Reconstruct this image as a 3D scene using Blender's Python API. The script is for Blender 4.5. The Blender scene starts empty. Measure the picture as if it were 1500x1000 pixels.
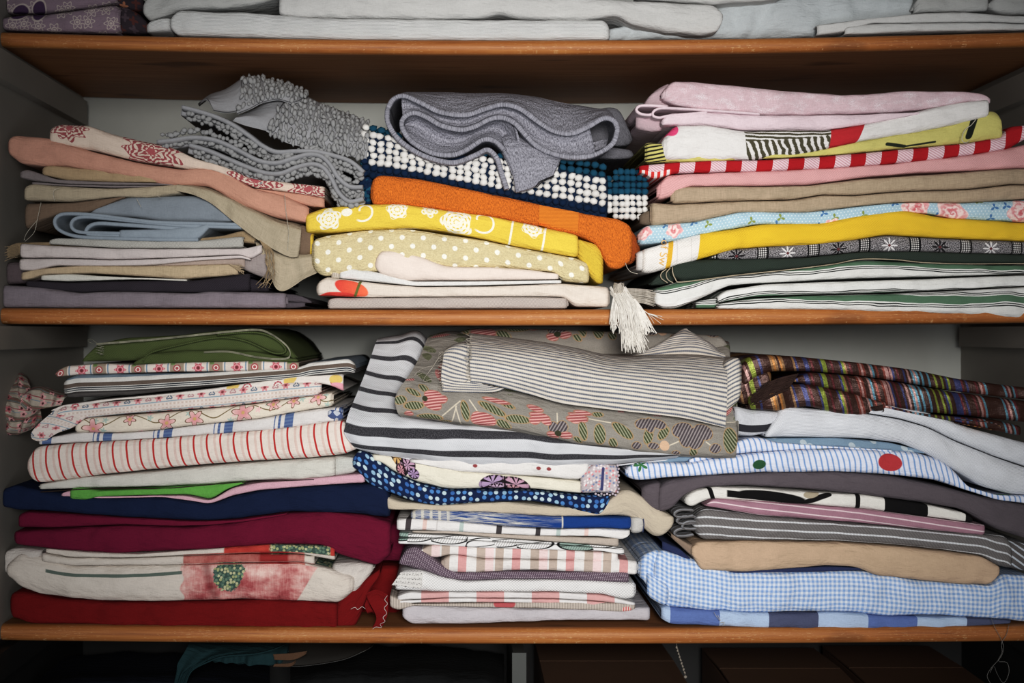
import bpy, bmesh, math, random
import numpy as np
from mathutils import Vector
from mathutils.bvhtree import BVHTree
# ---------------------------------------------------------------- frame
# 1 px of the photograph = 1 mm on the plane of the shelf fronts (Y = 0); the cupboard goes back along +Y
D, VX, VZ, ZH = 1.7, 672.0, 486.0, 1.2
PI = math.pi
col = bpy.context.scene.collection
CROPS = dict(A=(0,0,3), B=(0,220,3), C=(430,100,2.778), D=(430,280,2.778), E=(920,100,2.586), F=(900,280,2.5), G=(0,470,2.679),
  H=(0,690,2.5), I=(490,470,2.419), J=(500,640,2.885), K=(910,500,2.542), L=(920,680,2.586), M=(210,100,4.286), N=(250,230,4.167),
  P=(880,320,4.76), T=(0,0,3.571), U=(380,0,3.571), V=(780,0,3.571), W=(1080,0,3.571), Q=(0,460,5.557), R=(1300,460,5.555), X=(0,0,1))
def z(c, *pts):
    """points measured on a close-up -> millimetres on the shelf-front plane"""
    x0, y0, s = CROPS[c]
    return [(x0+p[0]/s, y0+p[1]/s)+tuple(p[2:]) for p in pts]
def P3(px, py, Y=0.0):
    s = 1+Y/D
    return np.array([(VX+(px-VX)*s)*.001, Y, ZH+(VZ-py)*.001*s])
def srgb(h):
    h = h.lstrip('#')
    o = []
    for i in (0, 2, 4):
        c = int(h[i:i+2], 16)/255
        o.append(c/12.92 if c <= .04045 else ((c+.055)/1.055)**2.4)
    return (*o, 1.0)
# ---------------------------------------------------------------- objects
def mesh_obj(name, verts, faces, mats, parent=None, uv=None, mi=None, smooth=True):
    verts = np.asarray(verts, dtype=np.float64)
    if parent is None:
        base = np.array([(verts[:,0].min()+verts[:,0].max())/2, verts[:,1].min(), verts[:,2].min()])
    else:
        base = np.array(parent.matrix_basis.translation)
        p = parent.parent
        while p is not None:
            base = base+np.array(p.matrix_basis.translation); p = p.parent
    me = bpy.data.meshes.new(name)
    lens = np.array([len(f) for f in faces], dtype=np.int32)
    flat = np.concatenate([np.asarray(f, dtype=np.int32) for f in faces]) if not isinstance(faces, np.ndarray) else faces.astype(np.int32).ravel()
    v = (verts-base)
    me.vertices.add(len(v)); me.vertices.foreach_set('co', v.astype(np.float32).ravel())
    me.loops.add(len(flat)); me.loops.foreach_set('vertex_index', flat)
    me.polygons.add(len(lens))
    st = np.zeros(len(lens), dtype=np.int32); st[1:] = np.cumsum(lens)[:-1]
    me.polygons.foreach_set('loop_start', st)
    if uv is not None:
        l = me.uv_layers.new(name='UVMap')
        l.data.foreach_set('uv', np.asarray(uv, dtype=np.float32)[flat].ravel())
    me.update(calc_edges=True)
    me.polygons.foreach_set('use_smooth', np.full(len(lens), smooth))
    for m in (mats if isinstance(mats, (list, tuple)) else [mats]): me.materials.append(m)
    if mi is not None: me.polygons.foreach_set('material_index', np.asarray(mi, dtype=np.int32))
    me.validate(); me.update()
    o = bpy.data.objects.new(name, me); col.objects.link(o)
    if parent is None: o.location = base
    else: o.parent = parent
    return o
def tag(o, label, cat, group=None, kind=None):
    if label: o['label'] = label
    if cat: o['category'] = cat
    if group: o['group'] = group
    if kind: o['kind'] = kind
    return o
class MB:
    """collects shapes that become ONE mesh"""
    def __init__(s): s.v, s.f, s.uv, s.mi, s.n = [], [], [], [], 0
    def add(s, v, f, uv=None, mi=0):
        v = np.asarray(v, float); f = np.asarray(f)
        s.v.append(v); s.f.append(f+s.n); s.n += len(v)
        s.uv.append(np.zeros((len(v), 2)) if uv is None else np.asarray(uv, float)); s.mi.append(np.full(len(f), mi))
    def build(s, name, mats, parent=None, smooth=True):
        fs = []
        for f in s.f: fs.extend(f.tolist())
        return mesh_obj(name, np.concatenate(s.v), fs, mats, parent, np.concatenate(s.uv), np.concatenate(s.mi), smooth)
def boxmb(mb, x0, x1, y0, y1, z0, z1, mi=0):
    v = [(x, y, zz) for x in (x0, x1) for y in (y0, y1) for zz in (z0, z1)]
    f = [(0,1,3,2),(4,6,7,5),(0,4,5,1),(2,3,7,6),(0,2,6,4),(1,5,7,3)]
    mb.add(v, f, [(a[0]*1000+a[1]*300, a[2]*1000+a[1]*700) for a in v], mi)
def smooth1(a, k):
    if k < 1: return a
    k = min(k, max(1, len(a)//3))
    w = np.hanning(2*k+3)[1:-1]; w /= w.sum()
    p = np.concatenate([2*a[0]-a[k:0:-1], a, 2*a[-1]-a[-2:-k-2:-1]])
    return np.convolve(p, w, 'valid')
def curve_at(pts, xs, k):
    p = np.array(sorted(pts), float)
    return smooth1(np.interp(xs, p[:,0], p[:,1]), k)
def grid_faces(n, m, wrap, off=0):
    i = np.arange(n-1)[:,None]; j = np.arange(m if wrap else m-1)[None,:]
    j2 = (j+1) % m
    a = i*m+j; b = (i+1)*m+j; c = (i+1)*m+j2; d = i*m+j2
    return np.stack([a, b, c, d], -1).reshape(-1, 4)+off
def wave(rng, u, lam):
    w = np.zeros_like(u)
    for k in range(4):
        w = w+np.sin(u*2*PI/(lam*rng.uniform(.6, 1.7))+rng.uniform(0, 7))
    return w*.35
# ---------------------------------------------------------------- folded cloth
def fold(name, mat, lobes, y=4, depth=310, sheet=1.5, nest=1, parent=None, seed=None, wob=1.25, rnd='', sq=.62, sm=2, mb=None, du=4.5, back=0.0):
    """lobes: (top curve, bottom curve, set-back mm): each is a doubled-over layer with its round fold to the front"""
    own = mb is None
    if own: mb = MB()
    layers = [mb]
    rng = random.Random(seed if seed is not None else sum(map(ord, name))*7+int(lobes[0][0][0][0]*3))
    zc_all = np.mean([np.mean([p[1] for p in l[0]])+np.mean([p[1] for p in l[1]]) for l in lobes])/2
    for li, lb in enumerate(lobes):
        if own and li: mb = MB(); layers.append(mb)
        top, bot = lb[0], lb[1]; dy = lb[2] if len(lb) > 2 else 0
        x0 = min(min(p[0] for p in top), min(p[0] for p in bot)); x1 = max(max(p[0] for p in top), max(p[0] for p in bot))
        n = max(6, int((x1-x0)/du))
        xs = np.linspace(x0, x1, n); xs = x0+(x1-x0)*(.5-.5*np.cos(PI*(xs-x0)/(x1-x0)))*.25+(xs-x0)*.75
        T = curve_at(top, xs, sm); B = curve_at(bot, xs, sm)
        Y0 = (y+dy)*.001; s = 1+Y0/D
        H = np.maximum((B-T)*s-.35, 2.4)               # mm
        ZC = ZH*1000+(VZ-(T+B)/2)*s
        hm = float(np.median(H))
        voff = (zc_all-np.mean(T+B)/2)
        nl = max(1, min(nest+1, int(hm/(4.2*sheet))))
        ph = [rng.uniform(0, 9) for _ in range(8)]
        dents = [(rng.uniform(x0, x1), rng.uniform(4, 16), rng.uniform(.3, 1.0), rng.uniform(-1.2, 1.2)) for _ in range(int((x1-x0)/55)+1)]
        for j in range(nl):
            off = j*(sheet*1.55+.25)
            e0, e1 = (0, 0) if j == 0 else (rng.uniform(-3.5, 3), rng.uniform(-3.5, 3))
            XX = (VX+(xs-VX)*s)
            tt = (xs-x0)/(x1-x0)
            XX = XX+e0*(1-tt)**6*-1+e1*tt**6
            XX = np.maximum(XX, 1.5+j)
            dL, dR = xs-x0, x1-xs
            rc = min(6.0, hm*.3)
            q = np.clip(1-np.minimum(dL, dR)/rc, 0, 1)
            setb = rc*(1-np.sqrt(np.maximum(0, 1-q*q)))*.8
            hs = 1-.09*q*q
            if rnd:
                r2 = hm*.55
                for ch, dd in (('L', dL), ('R', dR)):
                    if ch in rnd:
                        qq = np.clip(1-dd/r2, 0, 1); hs = hs*np.sqrt(np.maximum(.015, 1-qq*qq)); setb = setb+r2*.5*(1-np.sqrt(np.maximum(0, 1-qq*qq)))
            K = 15
            th = np.linspace(PI/2, -PI/2, K)
            flats = np.array([1, .72, .48, .3, .17, .09, .04, .015])
            def prof(hh, extra):
                b = np.minimum(hh*.40, 11.0)
                sy = np.sign(np.sin(th))*np.abs(np.sin(th))**sq
                ny = (1-np.abs(np.cos(th))**(.55+.45*sq))[None,:]*b[:,None]
                nz = sy[None,:]*(hh/2)[:,None]
                fy = b[:,None]+flats[None,:]*(depth-off*2)
                up = np.repeat((hh/2)[:,None], len(flats), 1)
                Yp = np.concatenate([fy, ny, fy[:,::-1]], 1)+(extra+off)
                Zp = np.concatenate([up, nz, -up[:,::-1]], 1)
                return Yp, Zp
            h0 = np.maximum(H*hs-2*off, 1.6); h1 = np.maximum(h0-2*min(sheet, hm*.2), .5)
            Yo, Zo = prof(h0, 0); Yi, Zi = prof(h1, min(sheet, hm*.2))
            Kp = Yo.shape[1]; mid = Kp//2
            seg = np.hypot(np.diff(Yo, axis=1), np.diff(Zo, axis=1)); cum = np.concatenate([np.zeros((n,1)), np.cumsum(seg, 1)], 1)
            vv = cum[:,mid:mid+1]-cum+voff
            ang = np.clip(vv-voff, -40, 40)
            uu = np.repeat(xs[:,None], Kp, 1)
            dn = np.zeros_like(uu)
            for k in range(3):
                lam = (95, 47, 26)[k]; am = (.9, .5, .22)[k]
                dn += am*np.sin(uu*2*PI/lam+ph[k]+ang*(.05, -.08, .12)[k]+1.3*np.sin(uu*2*PI/(lam*2.3)+ph[k+3]))
            for (cx, wd, am, sk) in dents:
                dn += am*np.exp(-((uu-cx+sk*ang)/wd)**2)*1.3
            fade = np.exp(-np.maximum(0, Yo-20)/60)
            dn = dn*wob*min(1.0, hm/16)
            setY = setb[:,None]*fade
            Yo2 = Yo+dn*fade+setY; Yi2 = Yi+dn*fade+setY
            sag = back*np.clip(Yo/depth, 0, 1)**1.2
            zz = ZC[:,None]+sag
            Vo = np.stack([np.repeat(XX[:,None], Kp, 1), Yo2+Y0*1000, Zo+zz], -1)
            Vi = np.stack([np.repeat(XX[:,None], Kp, 1), Yi2+Y0*1000, Zi+zz], -1)
            loop = np.concatenate([Vo, Vi[:,::-1]], 1)
            uvo = np.stack([uu, vv], -1); uvl = np.concatenate([uvo, uvo[:,::-1]], 1)
            M = 2*Kp
            f = grid_faces(n, M, True)
            caps = []
            for r in (0, n-1):
                for k in range(Kp-1):
                    q4 = [r*M+k, r*M+k+1, r*M+M-2-k, r*M+M-1-k]
                    caps.append(q4 if r == 0 else q4[::-1])
            mb.add(loop.reshape(-1, 3)*.001, np.concatenate([f[:, ::-1], np.array(caps)[:, ::-1]]), uvl.reshape(-1, 2))
    if not own: return mb
    o = layers[0].build(name, mat, parent)
    for m2 in layers[1:]: m2.build('folded_layer', mat, o)
    return o
def crom(p, m):
    """Catmull-Rom through the rows p (R,...) -> m rows"""
    R = len(p); t = np.linspace(0, R-1, m); i = np.minimum(t.astype(int), R-2); f = (t-i).reshape((-1,)+(1,)*(p.ndim-1))
    g = lambda k: p[np.clip(k, 0, R-1)]
    a, b, c, d = g(i-1), g(i), g(i+1), g(i+2)
    return .5*((2*b)+(-a+c)*f+(2*a-5*b+4*c-d)*f*f+(-a+3*b-3*c+d)*f**3)
def resample(pts, n):
    p = np.array(pts, float)
    p = crom(p, max(8*len(p), 16)) if len(p) > 2 else p
    d = np.concatenate([[0], np.cumsum(np.linalg.norm(np.diff(p, axis=0), axis=1))])
    t = np.linspace(0, d[-1], n)
    return np.stack([np.interp(t, d, p[:,k]) for k in range(p.shape[1])], -1)
def loft_grid(rows, nu, nv, wob=0, seed=1, lam=60):
    """rows: ([(px,py)...], Y mm) or ([(px,py,Y)...], None)"""
    R = []
    for pts, Y in rows:
        q = [(p[0], p[1], (p[2] if len(p) > 2 else Y)) for p in pts]
        q = resample(q, nu)
        R.append(np.array([P3(a, b, c*.001) for a, b, c in q]))
    g = crom(np.array(R), nv)
    if wob:
        rng = random.Random(seed)
        ii = np.linspace(0, 1, nv)[:,None]; L = np.arange(nu)[None,:]*np.linalg.norm(g[nv//2,-1]-g[nv//2,0])/nu*1000
        w = np.zeros((nv, nu))
        for k in range(5): w += np.sin(L*2*PI/(lam*rng.uniform(.5, 1.6))+ii*rng.uniform(-5, 5)+rng.uniform(0, 6))
        g[:,:,1] += w*wob*.0005
    seg = np.linalg.norm(np.diff(g, axis=0), axis=2)*1000
    v = np.concatenate([np.zeros((1, nu)), np.cumsum(seg, 0)], 0); v = v*.3+v.mean(1, keepdims=True)*.7
    segu = np.linalg.norm(np.diff(g, axis=1), axis=2)*1000
    u = np.concatenate([np.zeros((nv, 1)), np.cumsum(segu, 1)], 1)
    return g, np.stack([u, v], -1)
def loft(name, mat, rows, nu=90, nv=40, th=1.6, parent=None, wob=0, seed=1, lam=60, mb=None, uvx=False, mi=0):
    g, uv = loft_grid(rows, nu, nv, wob, seed, lam)
    if uvx: uv[:,:,0] = g[:,:,0]*1000
    own = mb is None
    if own: mb = MB()
    # thickness: offset along the surface normal
    du = np.gradient(g, axis=1); dv = np.gradient(g, axis=0); nr = np.cross(du, dv); nr /= np.maximum(1e-9, np.linalg.norm(nr, axis=2, keepdims=True))
    if nr[:,:,1].mean() > 0: nr = -nr
    a = g; b = g-nr*th*.001
    V = np.concatenate([a.reshape(-1, 3), b.reshape(-1, 3)]); N = nu*nv
    f = grid_faces(nv, nu, False)
    side = []
    for i in range(nv-1):
        for j, fl in ((0, 0), (nu-1, 1)):
            q = [i*nu+j, (i+1)*nu+j, (i+1)*nu+j+N, i*nu+j+N]; side.append(q[::-1] if fl else q)
    for j in range(nu-1):
        for i, fl in ((0, 1), (nv-1, 0)):
            q = [i*nu+j, i*nu+j+1, i*nu+j+1+N, i*nu+j+N]; side.append(q if not fl else q[::-1])
    mb.add(V, np.concatenate([f, f[:, ::-1]+N, np.array(side)]), np.concatenate([uv.reshape(-1, 2)]*2), mi)
    if own: return mb.build(name, mat, parent)
    return g
def ribbon(mb, path, th, y, depth, dz=None, mi=0, n=None, wob=0, seed=0):
    """a sheet standing edge-on to the front: path of its front edge, run back along Y. path point (px,py[,lift mm at the back])"""
    n = n or int(max(12, sum(math.dist(path[i][:2], path[i+1][:2]) for i in range(len(path)-1))/3.2))
    q = resample([(p[0], p[1], (p[2] if len(p) > 2 else 0)) for p in path], n)
    s = 1+y*.001/D
    X = VX+(q[:,0]-VX)*s; Z = ZH*1000+(VZ-q[:,1])*s; lift = q[:,2]
    tx = np.gradient(X); tz = np.gradient(Z); l = np.hypot(tx, tz)+1e-9; nx, nz = -tz/l, tx/l
    ys = np.array([0, .8, 2.5, 8, 18, 35, 60, 95, 150, depth]) if depth > 150 else np.linspace(0, depth, 8)
    hs = np.array([.45, .8, 1]+[1]*(len(ys)-3))*th/2
    rng = random.Random(seed); ph = [rng.uniform(0, 6) for _ in range(4)]
    lo = []
    cum = np.concatenate([[0], np.cumsum(np.hypot(np.diff(X), np.diff(Z)))])
    uvs = []
    for yy, hh in zip(ys, hs):
        up = lift*(1-math.exp(-(yy/38)**1.5))
        w = wob*np.sin(cum/23+ph[0]+yy*.03)
        a = np.stack([X+nx*(hh), np.full(n, y+yy)+w, Z+nz*hh+up], -1); b = np.stack([X-nx*hh, np.full(n, y+yy)+w, Z-nz*hh+up], -1)
        lo.append(np.concatenate([a, b[::-1]])); uvs.append(np.concatenate([np.stack([cum, np.full(n, yy)], -1), np.stack([cum[::-1], np.full(n, yy)], -1)]))
    V = np.array(lo); M = 2*n; R = len(ys)
    f = grid_faces(R, M, True)
    cap = [[k, k+1, M-2-k, M-1-k] for k in range(n-1)]
    mb.add(V.reshape(-1, 3)*.001, np.concatenate([f, np.array(cap)]), np.array(uvs).reshape(-1, 2), mi)
def tube(mb, pts3, r, sides=5, mi=0, taper=1.0):
    p = np.array(pts3, float); n = len(p)
    t = np.gradient(p, axis=0); t /= np.linalg.norm(t, axis=1, keepdims=True)+1e-12
    ref = np.array([0.3, 1, .2]); a = np.cross(t, ref); a /= np.linalg.norm(a, axis=1, keepdims=True)+1e-12; b = np.cross(t, a)
    an = np.linspace(0, 2*PI, sides, endpoint=False)
    rr = (r*np.linspace(1, taper, n))[:,None,None]
    V = p[:,None,:]+rr*(a[:,None,:]*np.cos(an)[None,:,None]+b[:,None,:]*np.sin(an)[None,:,None])
    L = np.concatenate([[0], np.cumsum(np.linalg.norm(np.diff(p, axis=0), axis=1))])*1000
    mb.add(V.reshape(-1, 3), grid_faces(n, sides, True), np.stack([np.repeat(L, sides), np.tile(an*2, n)], -1), mi)
def thread(mb, pts, r=.35, y=-2, n=40, mi=0, taper=.8):
    q = resample([(p[0], p[1], p[2] if len(p) > 2 else y) for p in pts], n)
    tube(mb, [P3(a, b, c*.001) for a, b, c in q], r*.001, 5, mi, taper)
# little round loops of pile
_bm = bmesh.new(); bmesh.ops.create_icosphere(_bm, subdivisions=1, radius=1)
ICO_V = np.array([v.co[:] for v in _bm.verts]); ICO_F = np.array([[v.index for v in f.verts] for f in _bm.faces]); _bm.free()
def blobs(mb, centers, sizes, mi=None, rng=None):
    """centers (n,3) m; sizes (n,3) mm half axes; random turn"""
    rng = np.random.RandomState(3 if rng is None else rng)
    for k, (c, s) in enumerate(zip(centers, sizes)):
        a = rng.uniform(-.5, .5); ca, sa = math.cos(a), math.sin(a)
        v = ICO_V*np.array(s)*.001*(1+rng.uniform(-.12, .12, (len(ICO_V), 1)))
        v = np.stack([v[:,0]*ca-v[:,2]*sa, v[:,1], v[:,0]*sa+v[:,2]*ca], -1)+c
        mb.add(v, ICO_F, np.tile([[c[0]*1000, c[2]*1000]], (len(v), 1)), 0 if mi is None else mi[k])
def surface_caster(objs):
    v, f, n = [], [], 0
    for o in objs:
        me = o.data; base = o.matrix_basis.translation.copy(); p = o.parent
        while p is not None: base = base+p.matrix_basis.translation; p = p.parent
        v += [vv.co+base for vv in me.vertices]; f += [tuple(i+n for i in pp.vertices) for pp in me.polygons]; n = len(v)
    return BVHTree.FromPolygons(v, f)
def drape(mesh_pts, bvh, lift=.0007, y0=-.05, fallback=0.0):
    """points (px,py) laid onto the cloth they are printed or sewn on"""
    out = []
    for px, py in mesh_pts:
        o = Vector((px*.001, y0, ZH+(VZ-py)*.001))
        h = bvh.ray_cast(o, Vector((0, 1, 0)), .2)
        yy = h[0].y if h[0] is not None else fallback
        s = 1+yy/D
        out.append(((VX+(px-VX)*s)*.001, yy-lift, ZH+(VZ-py)*.001*s))
    return out
# ---------------------------------------------------------------- node expressions
class S:
    """a shader socket (or number) with arithmetic"""
    def __init__(s, g, o): s.g, s.o = g, o
    def _b(s, op, a, b=None, c=None):
        n = s.g.nt.nodes.new('ShaderNodeMath'); n.operation = op
        for i, q in enumerate((a, b, c)):
            if q is None: continue
            if isinstance(q, S): s.g.nt.links.new(q.o, n.inputs[i])
            else: n.inputs[i].default_value = float(q)
        return S(s.g, n.outputs[0])
    def __add__(s, k): return s._b('ADD', s, k)
    __radd__ = __add__
    def __sub__(s, k): return s._b('SUBTRACT', s, k)
    def __rsub__(s, k): return s._b('SUBTRACT', k, s)
    def __mul__(s, k): return s._b('MULTIPLY', s, k)
    __rmul__ = __mul__
    def __truediv__(s, k): return s._b('DIVIDE', s, k)
    def __neg__(s): return s*-1
    def frac(s): return s._b('FRACT', s)
    def floor(s): return s._b('FLOOR', s)
    def abs(s): return s._b('ABSOLUTE', s)
    def sin(s): return s._b('SINE', s)
    def cos(s): return s._b('COSINE', s)
    def sqrt(s): return s._b('SQRT', s)
    def pow(s, k): return s._b('POWER', s, k)
    def min(s, k): return s._b('MINIMUM', s, k)
    def max(s, k): return s._b('MAXIMUM', s, k)
    def gt(s, k): return s._b('GREATER_THAN', s, k)
    def lt(s, k): return s._b('LESS_THAN', s, k)
    def atan2(s, k): return s._b('ARCTAN2', s, k)
    def pos(s, soft=.8):
        """1 where the value (mm) is positive, soft edge"""
        n = s._b('MULTIPLY_ADD', s, 1/soft, .5); n.o.node.use_clamp = True; return n
    def band(s, half, soft=.6): return (half-s.abs()).pos(soft)
class G:
    def __init__(g, nt):
        g.nt = nt; u = nt.nodes.new('ShaderNodeUVMap'); u.uv_map = 'UVMap'
        x = nt.nodes.new('ShaderNodeSeparateXYZ'); nt.links.new(u.outputs[0], x.inputs[0])
        g.u, g.v = S(g, x.outputs[0]), S(g, x.outputs[1])
    def link(g, a, inp):
        if isinstance(a, S): g.nt.links.new(a.o, inp)
        elif isinstance(a, str): inp.default_value = srgb(a)
        elif isinstance(a, tuple): inp.default_value = a
        else: inp.default_value = a
    def vec(g, x, y, zz=0.0):
        n = g.nt.nodes.new('ShaderNodeCombineXYZ')
        for i, k in enumerate((x, y, zz)): g.link(k if isinstance(k, S) else float(k), n.inputs[i])
        return S(g, n.outputs[0])
    def noise(g, u, v, seed=0.0, detail=2, rough=.5):
        n = g.nt.nodes.new('ShaderNodeTexNoise'); n.inputs['Scale'].default_value = 1; n.inputs['Detail'].default_value = detail; n.inputs['Roughness'].default_value = rough
        g.link(g.vec(u, v, seed), n.inputs['Vector']); return S(g, n.outputs['Fac'])
    def vor(g, u, v, seed=0.0, rnd=1.0, feature='F1'):
        n = g.nt.nodes.new('ShaderNodeTexVoronoi'); n.voronoi_dimensions = '2D'; n.feature = feature
        n.inputs['Scale'].default_value = 1; n.inputs['Randomness'].default_value = rnd
        g.link(g.vec(u+seed*17.3, v+seed*9.1), n.inputs['Vector']); return n
    def scatter(g, u, v, cell, seed=0.0, rnd=.8):
        """nearest scattered motif: local mm coords (x,y), three random numbers"""
        n = g.vor(u/cell, v/cell, seed, rnd)
        p = g.nt.nodes.new('ShaderNodeSeparateXYZ'); g.nt.links.new(n.outputs['Position'], p.inputs[0])
        c = g.nt.nodes.new('ShaderNodeSeparateColor'); g.nt.links.new(n.outputs['Color'], c.inputs[0])
        x = (u/cell+seed*17.3-S(g, p.outputs[0]))*cell; y = (v/cell+seed*9.1-S(g, p.outputs[1]))*cell
        return x, y, [S(g, c.outputs[i]) for i in range(3)]
    def mix(g, f, a, b):
        n = g.nt.nodes.new('ShaderNodeMix'); n.data_type = 'RGBA'
        g.link(f, n.inputs[0]); g.link(a, n.inputs[6]); g.link(b, n.inputs[7]); return S(g, n.outputs[2])
    def scale(g, c, k):
        n = g.nt.nodes.new('ShaderNodeVectorMath'); n.operation = 'SCALE'
        if isinstance(c, S): g.nt.links.new(c.o, n.inputs[0])
        else: n.inputs[0].default_value = srgb(c)[:3]
        g.link(k, n.inputs['Scale']); return S(g, n.outputs[0])
    def flower(g, x, y, R, n=5, k=.25, rot=0.0):
        """signed mm: positive inside the petals"""
        r = (x*x+y*y).sqrt(); t = y.atan2(x)
        return ((t*n+rot).cos()*k+(1-k))*R-r, r, t
    def ell(g, u0, v0, a, b, rot=0.0):
        x, y = g.u-u0, g.v-v0; c, s = math.cos(rot), math.sin(rot)
        X, Y = (x*c+y*s)/a, (y*c-x*s)/b
        return (1-(X*X+Y*Y).sqrt())*min(a, b)
    def seg(g, u0, v0, u1, v1, w):
        dx, dy = u1-u0, v1-v0; L2 = dx*dx+dy*dy
        t = ((g.u-u0)*(dx/L2)+(g.v-v0)*(dy/L2)).max(0).min(1)
        x = g.u-u0-t*dx; y = g.v-v0-t*dy
        return w/2-(x*x+y*y).sqrt()
    def ramp(g, f, stops, interp='CONSTANT'):
        n = g.nt.nodes.new('ShaderNodeValToRGB'); n.color_ramp.interpolation = interp
        e = n.color_ramp.elements
        while len(e) > 1: e.remove(e[-1])
        e[0].position, e[0].color = stops[0][0], srgb(stops[0][1])
        for p, c in stops[1:]:
            k = e.new(p); k.color = srgb(c)
        g.link(f, n.inputs[0]); return S(g, n.outputs[0])
MATS = {}
def cloth(name, fn, weave=.11, bump=.6, rough=.95, sheen=.0, kind='plain', metal=0.0, fine=1.0, wr=1.0, sat=.76):
    """woven cloth: fn(g) -> colour; kind sets the surface grain"""
    m = bpy.data.materials.new(name); m.use_nodes = True; nt = m.node_tree; b = nt.nodes['Principled BSDF']
    g = G(nt); c = fn(g) if not isinstance(fn, str) else None
    base = fn if c is None else c
    hs = nt.nodes.new('ShaderNodeHueSaturation'); hs.inputs['Saturation'].default_value = sat; hs.inputs['Value'].default_value = 1.04; g.link(base, hs.inputs['Color']); base = S(g, hs.outputs[0])
    u, v = g.u, g.v
    if kind == 'terry':
        t = g.noise(u*.62, v*.27, 3.1, 2, .75); grain = ((t-.5)*2.2+.5).max(0).min(1); hgt = t*2.6
    elif kind == 'rib':
        t = ((v*1.15+g.noise(u*.02, v*.05, 2.0, 0)*1.5)*2.6).sin()*.5+.5; grain = t*.5+g.noise(u*.7, v*.7, 1.1, 2)*.5; hgt = t*.7+grain*.4
    elif kind == 'herring':
        t = ((u*1.6+(v*.9).sin()*1.2)*2).sin()*.5+.5; grain = t*.55+g.noise(u*.8, v*.8, 1.1, 2)*.45; hgt = t*.8
    elif kind == 'twill':
        t = ((u*.9+v*1.1)*2.2).sin()*.5+.5; grain = t*.5+g.noise(u*.6, v*.6, 1.1, 2)*.5; hgt = t*.6
    elif kind == 'waffle':
        t = (u*1.4).sin()*(v*1.4).sin(); grain = t*.5+.5; hgt = t*1.2
    elif kind == 'linen':
        grain = g.noise(u*.08, v*.75, .3, 2, .65)*.5+g.noise(u*.75, v*.08, 5.3, 2, .65)*.5; hgt = grain*1.6
    elif kind == 'seersucker':
        t = g.noise(u*.10, v*.28, 4.0, 2, .6); grain = g.noise(u*.5, v*.5, 1.0, 2, .6); hgt = t*3.2+grain*.8
    else:
        grain = g.noise(u*.16, v*.7, .3, 1)*.35+g.noise(u*.7, v*.16, 5.3, 1)*.35+g.noise(u*.85, v*.85, 2.2, 1)*.3; hgt = grain*1.2
    soft = g.noise(u*.018, v*.05, 7.7, 2)
    k = (grain-.5)*(4.6*weave)+1+(soft-.5)*.22
    colr = g.scale(base, k)
    nt.links.new(colr.o, b.inputs['Base Color'])
    b.inputs['Roughness'].default_value = rough
    b.inputs['Specular IOR Level'].default_value = .18 if metal == 0 else .5
    if 'Sheen Weight' in b.inputs: b.inputs['Sheen Weight'].default_value = sheen; b.inputs['Sheen Roughness'].default_value = .6
    if metal:
        if isinstance(metal, float): b.inputs['Metallic'].default_value = metal
    wrk = g.noise(u*.035+v*.01, v*.10, 9.2, 3, .55)
    H = hgt*fine+wrk*(5.0*wr)
    bn = nt.nodes.new('ShaderNodeBump'); bn.inputs['Strength'].default_value = bump; bn.inputs['Distance'].default_value = .0012
    nt.links.new(H.o, bn.inputs['Height']); nt.links.new(bn.outputs[0], b.inputs['Normal'])
    MATS[name] = m
    return m
def plain(name, hexc=None, fn=None, **k): return cloth(name, hexc or fn, **k)
def stripes(g, x, period, stops, base=None):
    """stops over one period, in mm"""
    return g.ramp((x/period).frac(), [(a/period, c) for a, c in stops])
# ---------------------------------------------------------------- the prints and weaves of each cloth
def p_redprint(g):
    c = '#d3bdaa'
    u, v = g.u, g.v
    for (u0, v0, R) in ((100, 6, 26), (222, -4, 40), (372, -2, 34), (452, -4, 26)):
        R *= 1.2; wx = g.noise(u*.05, v*.05, u0*.1, 2)*22-11; x, y = u-u0+wx, (v-v0)*1.5+wx*.8
        d, r, t = g.flower(x, y, R, 9, .16, u0)
        ln = ((r*.75+(t*6).cos()*2.2).sin()+(t*18+r*.4).sin()*.7+.1).pos(.5)
        c = g.mix(d.pos(1)*ln, c, '#9c2b33'); c = g.mix(g.flower(x, y, R*.98, 9, .16, u0)[0].band(.8), c, '#9c2b33')
        c = g.mix((R*.16-r).pos(1), c, '#a8323a')
    return c
def p_embroidery(g):
    u, v = g.u, g.v; c = '#e0c02f'
    w = None
    def add(m):
        nonlocal w
        w = m if w is None else w.max(m)
    for (u0, v0, R) in ((482, 0, 19), (582, 9, 17), (629, 12, 13), (669, -1, 25), (780, 13, 17)):
        x, y = u-u0, (v-v0)*1.05
        d, r, t = g.flower(x, y, R, 5, .11, u0)
        add(d.pos(.8)*(((r*1.15).sin()+(t*10).sin()*.4+.75).pos(.6)))
    for (u0, v0, R) in ((533, 8, 12), (660, 16, 20), (708, 8, 15)):
        x, y = u-u0, v-v0; r = (x*x+y*y).sqrt(); t = y.atan2(x)
        add((r-R+t*1.8).band(1.5)*(t+2.2).pos(.3))
    add(g.ell(508, 8, 8, 6).pos(.8)); add((v+24).band(1.3)*((u-620).abs()-40).lt(0))
    for u0 in (749, 797): add((u-u0-v*.16).band(1.5))
    return g.mix(w, c, '#ece7d4')
def p_paledots(g):
    u, v = g.u, g.v
    row = (v/13.0).floor(); fu = ((u+row*15.5)/31).frac()-.5; fv = (v/13.0).frac()-.5
    x, y = fu*31, fv*13
    d = 3.7-((x*x)+(y*y)).sqrt()
    return g.mix(d.pos(1.2), g.mix(g.noise(u*.35, v*.5, 1.5), '#bdaa72', '#dccb98'), '#ebe8da')
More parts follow.
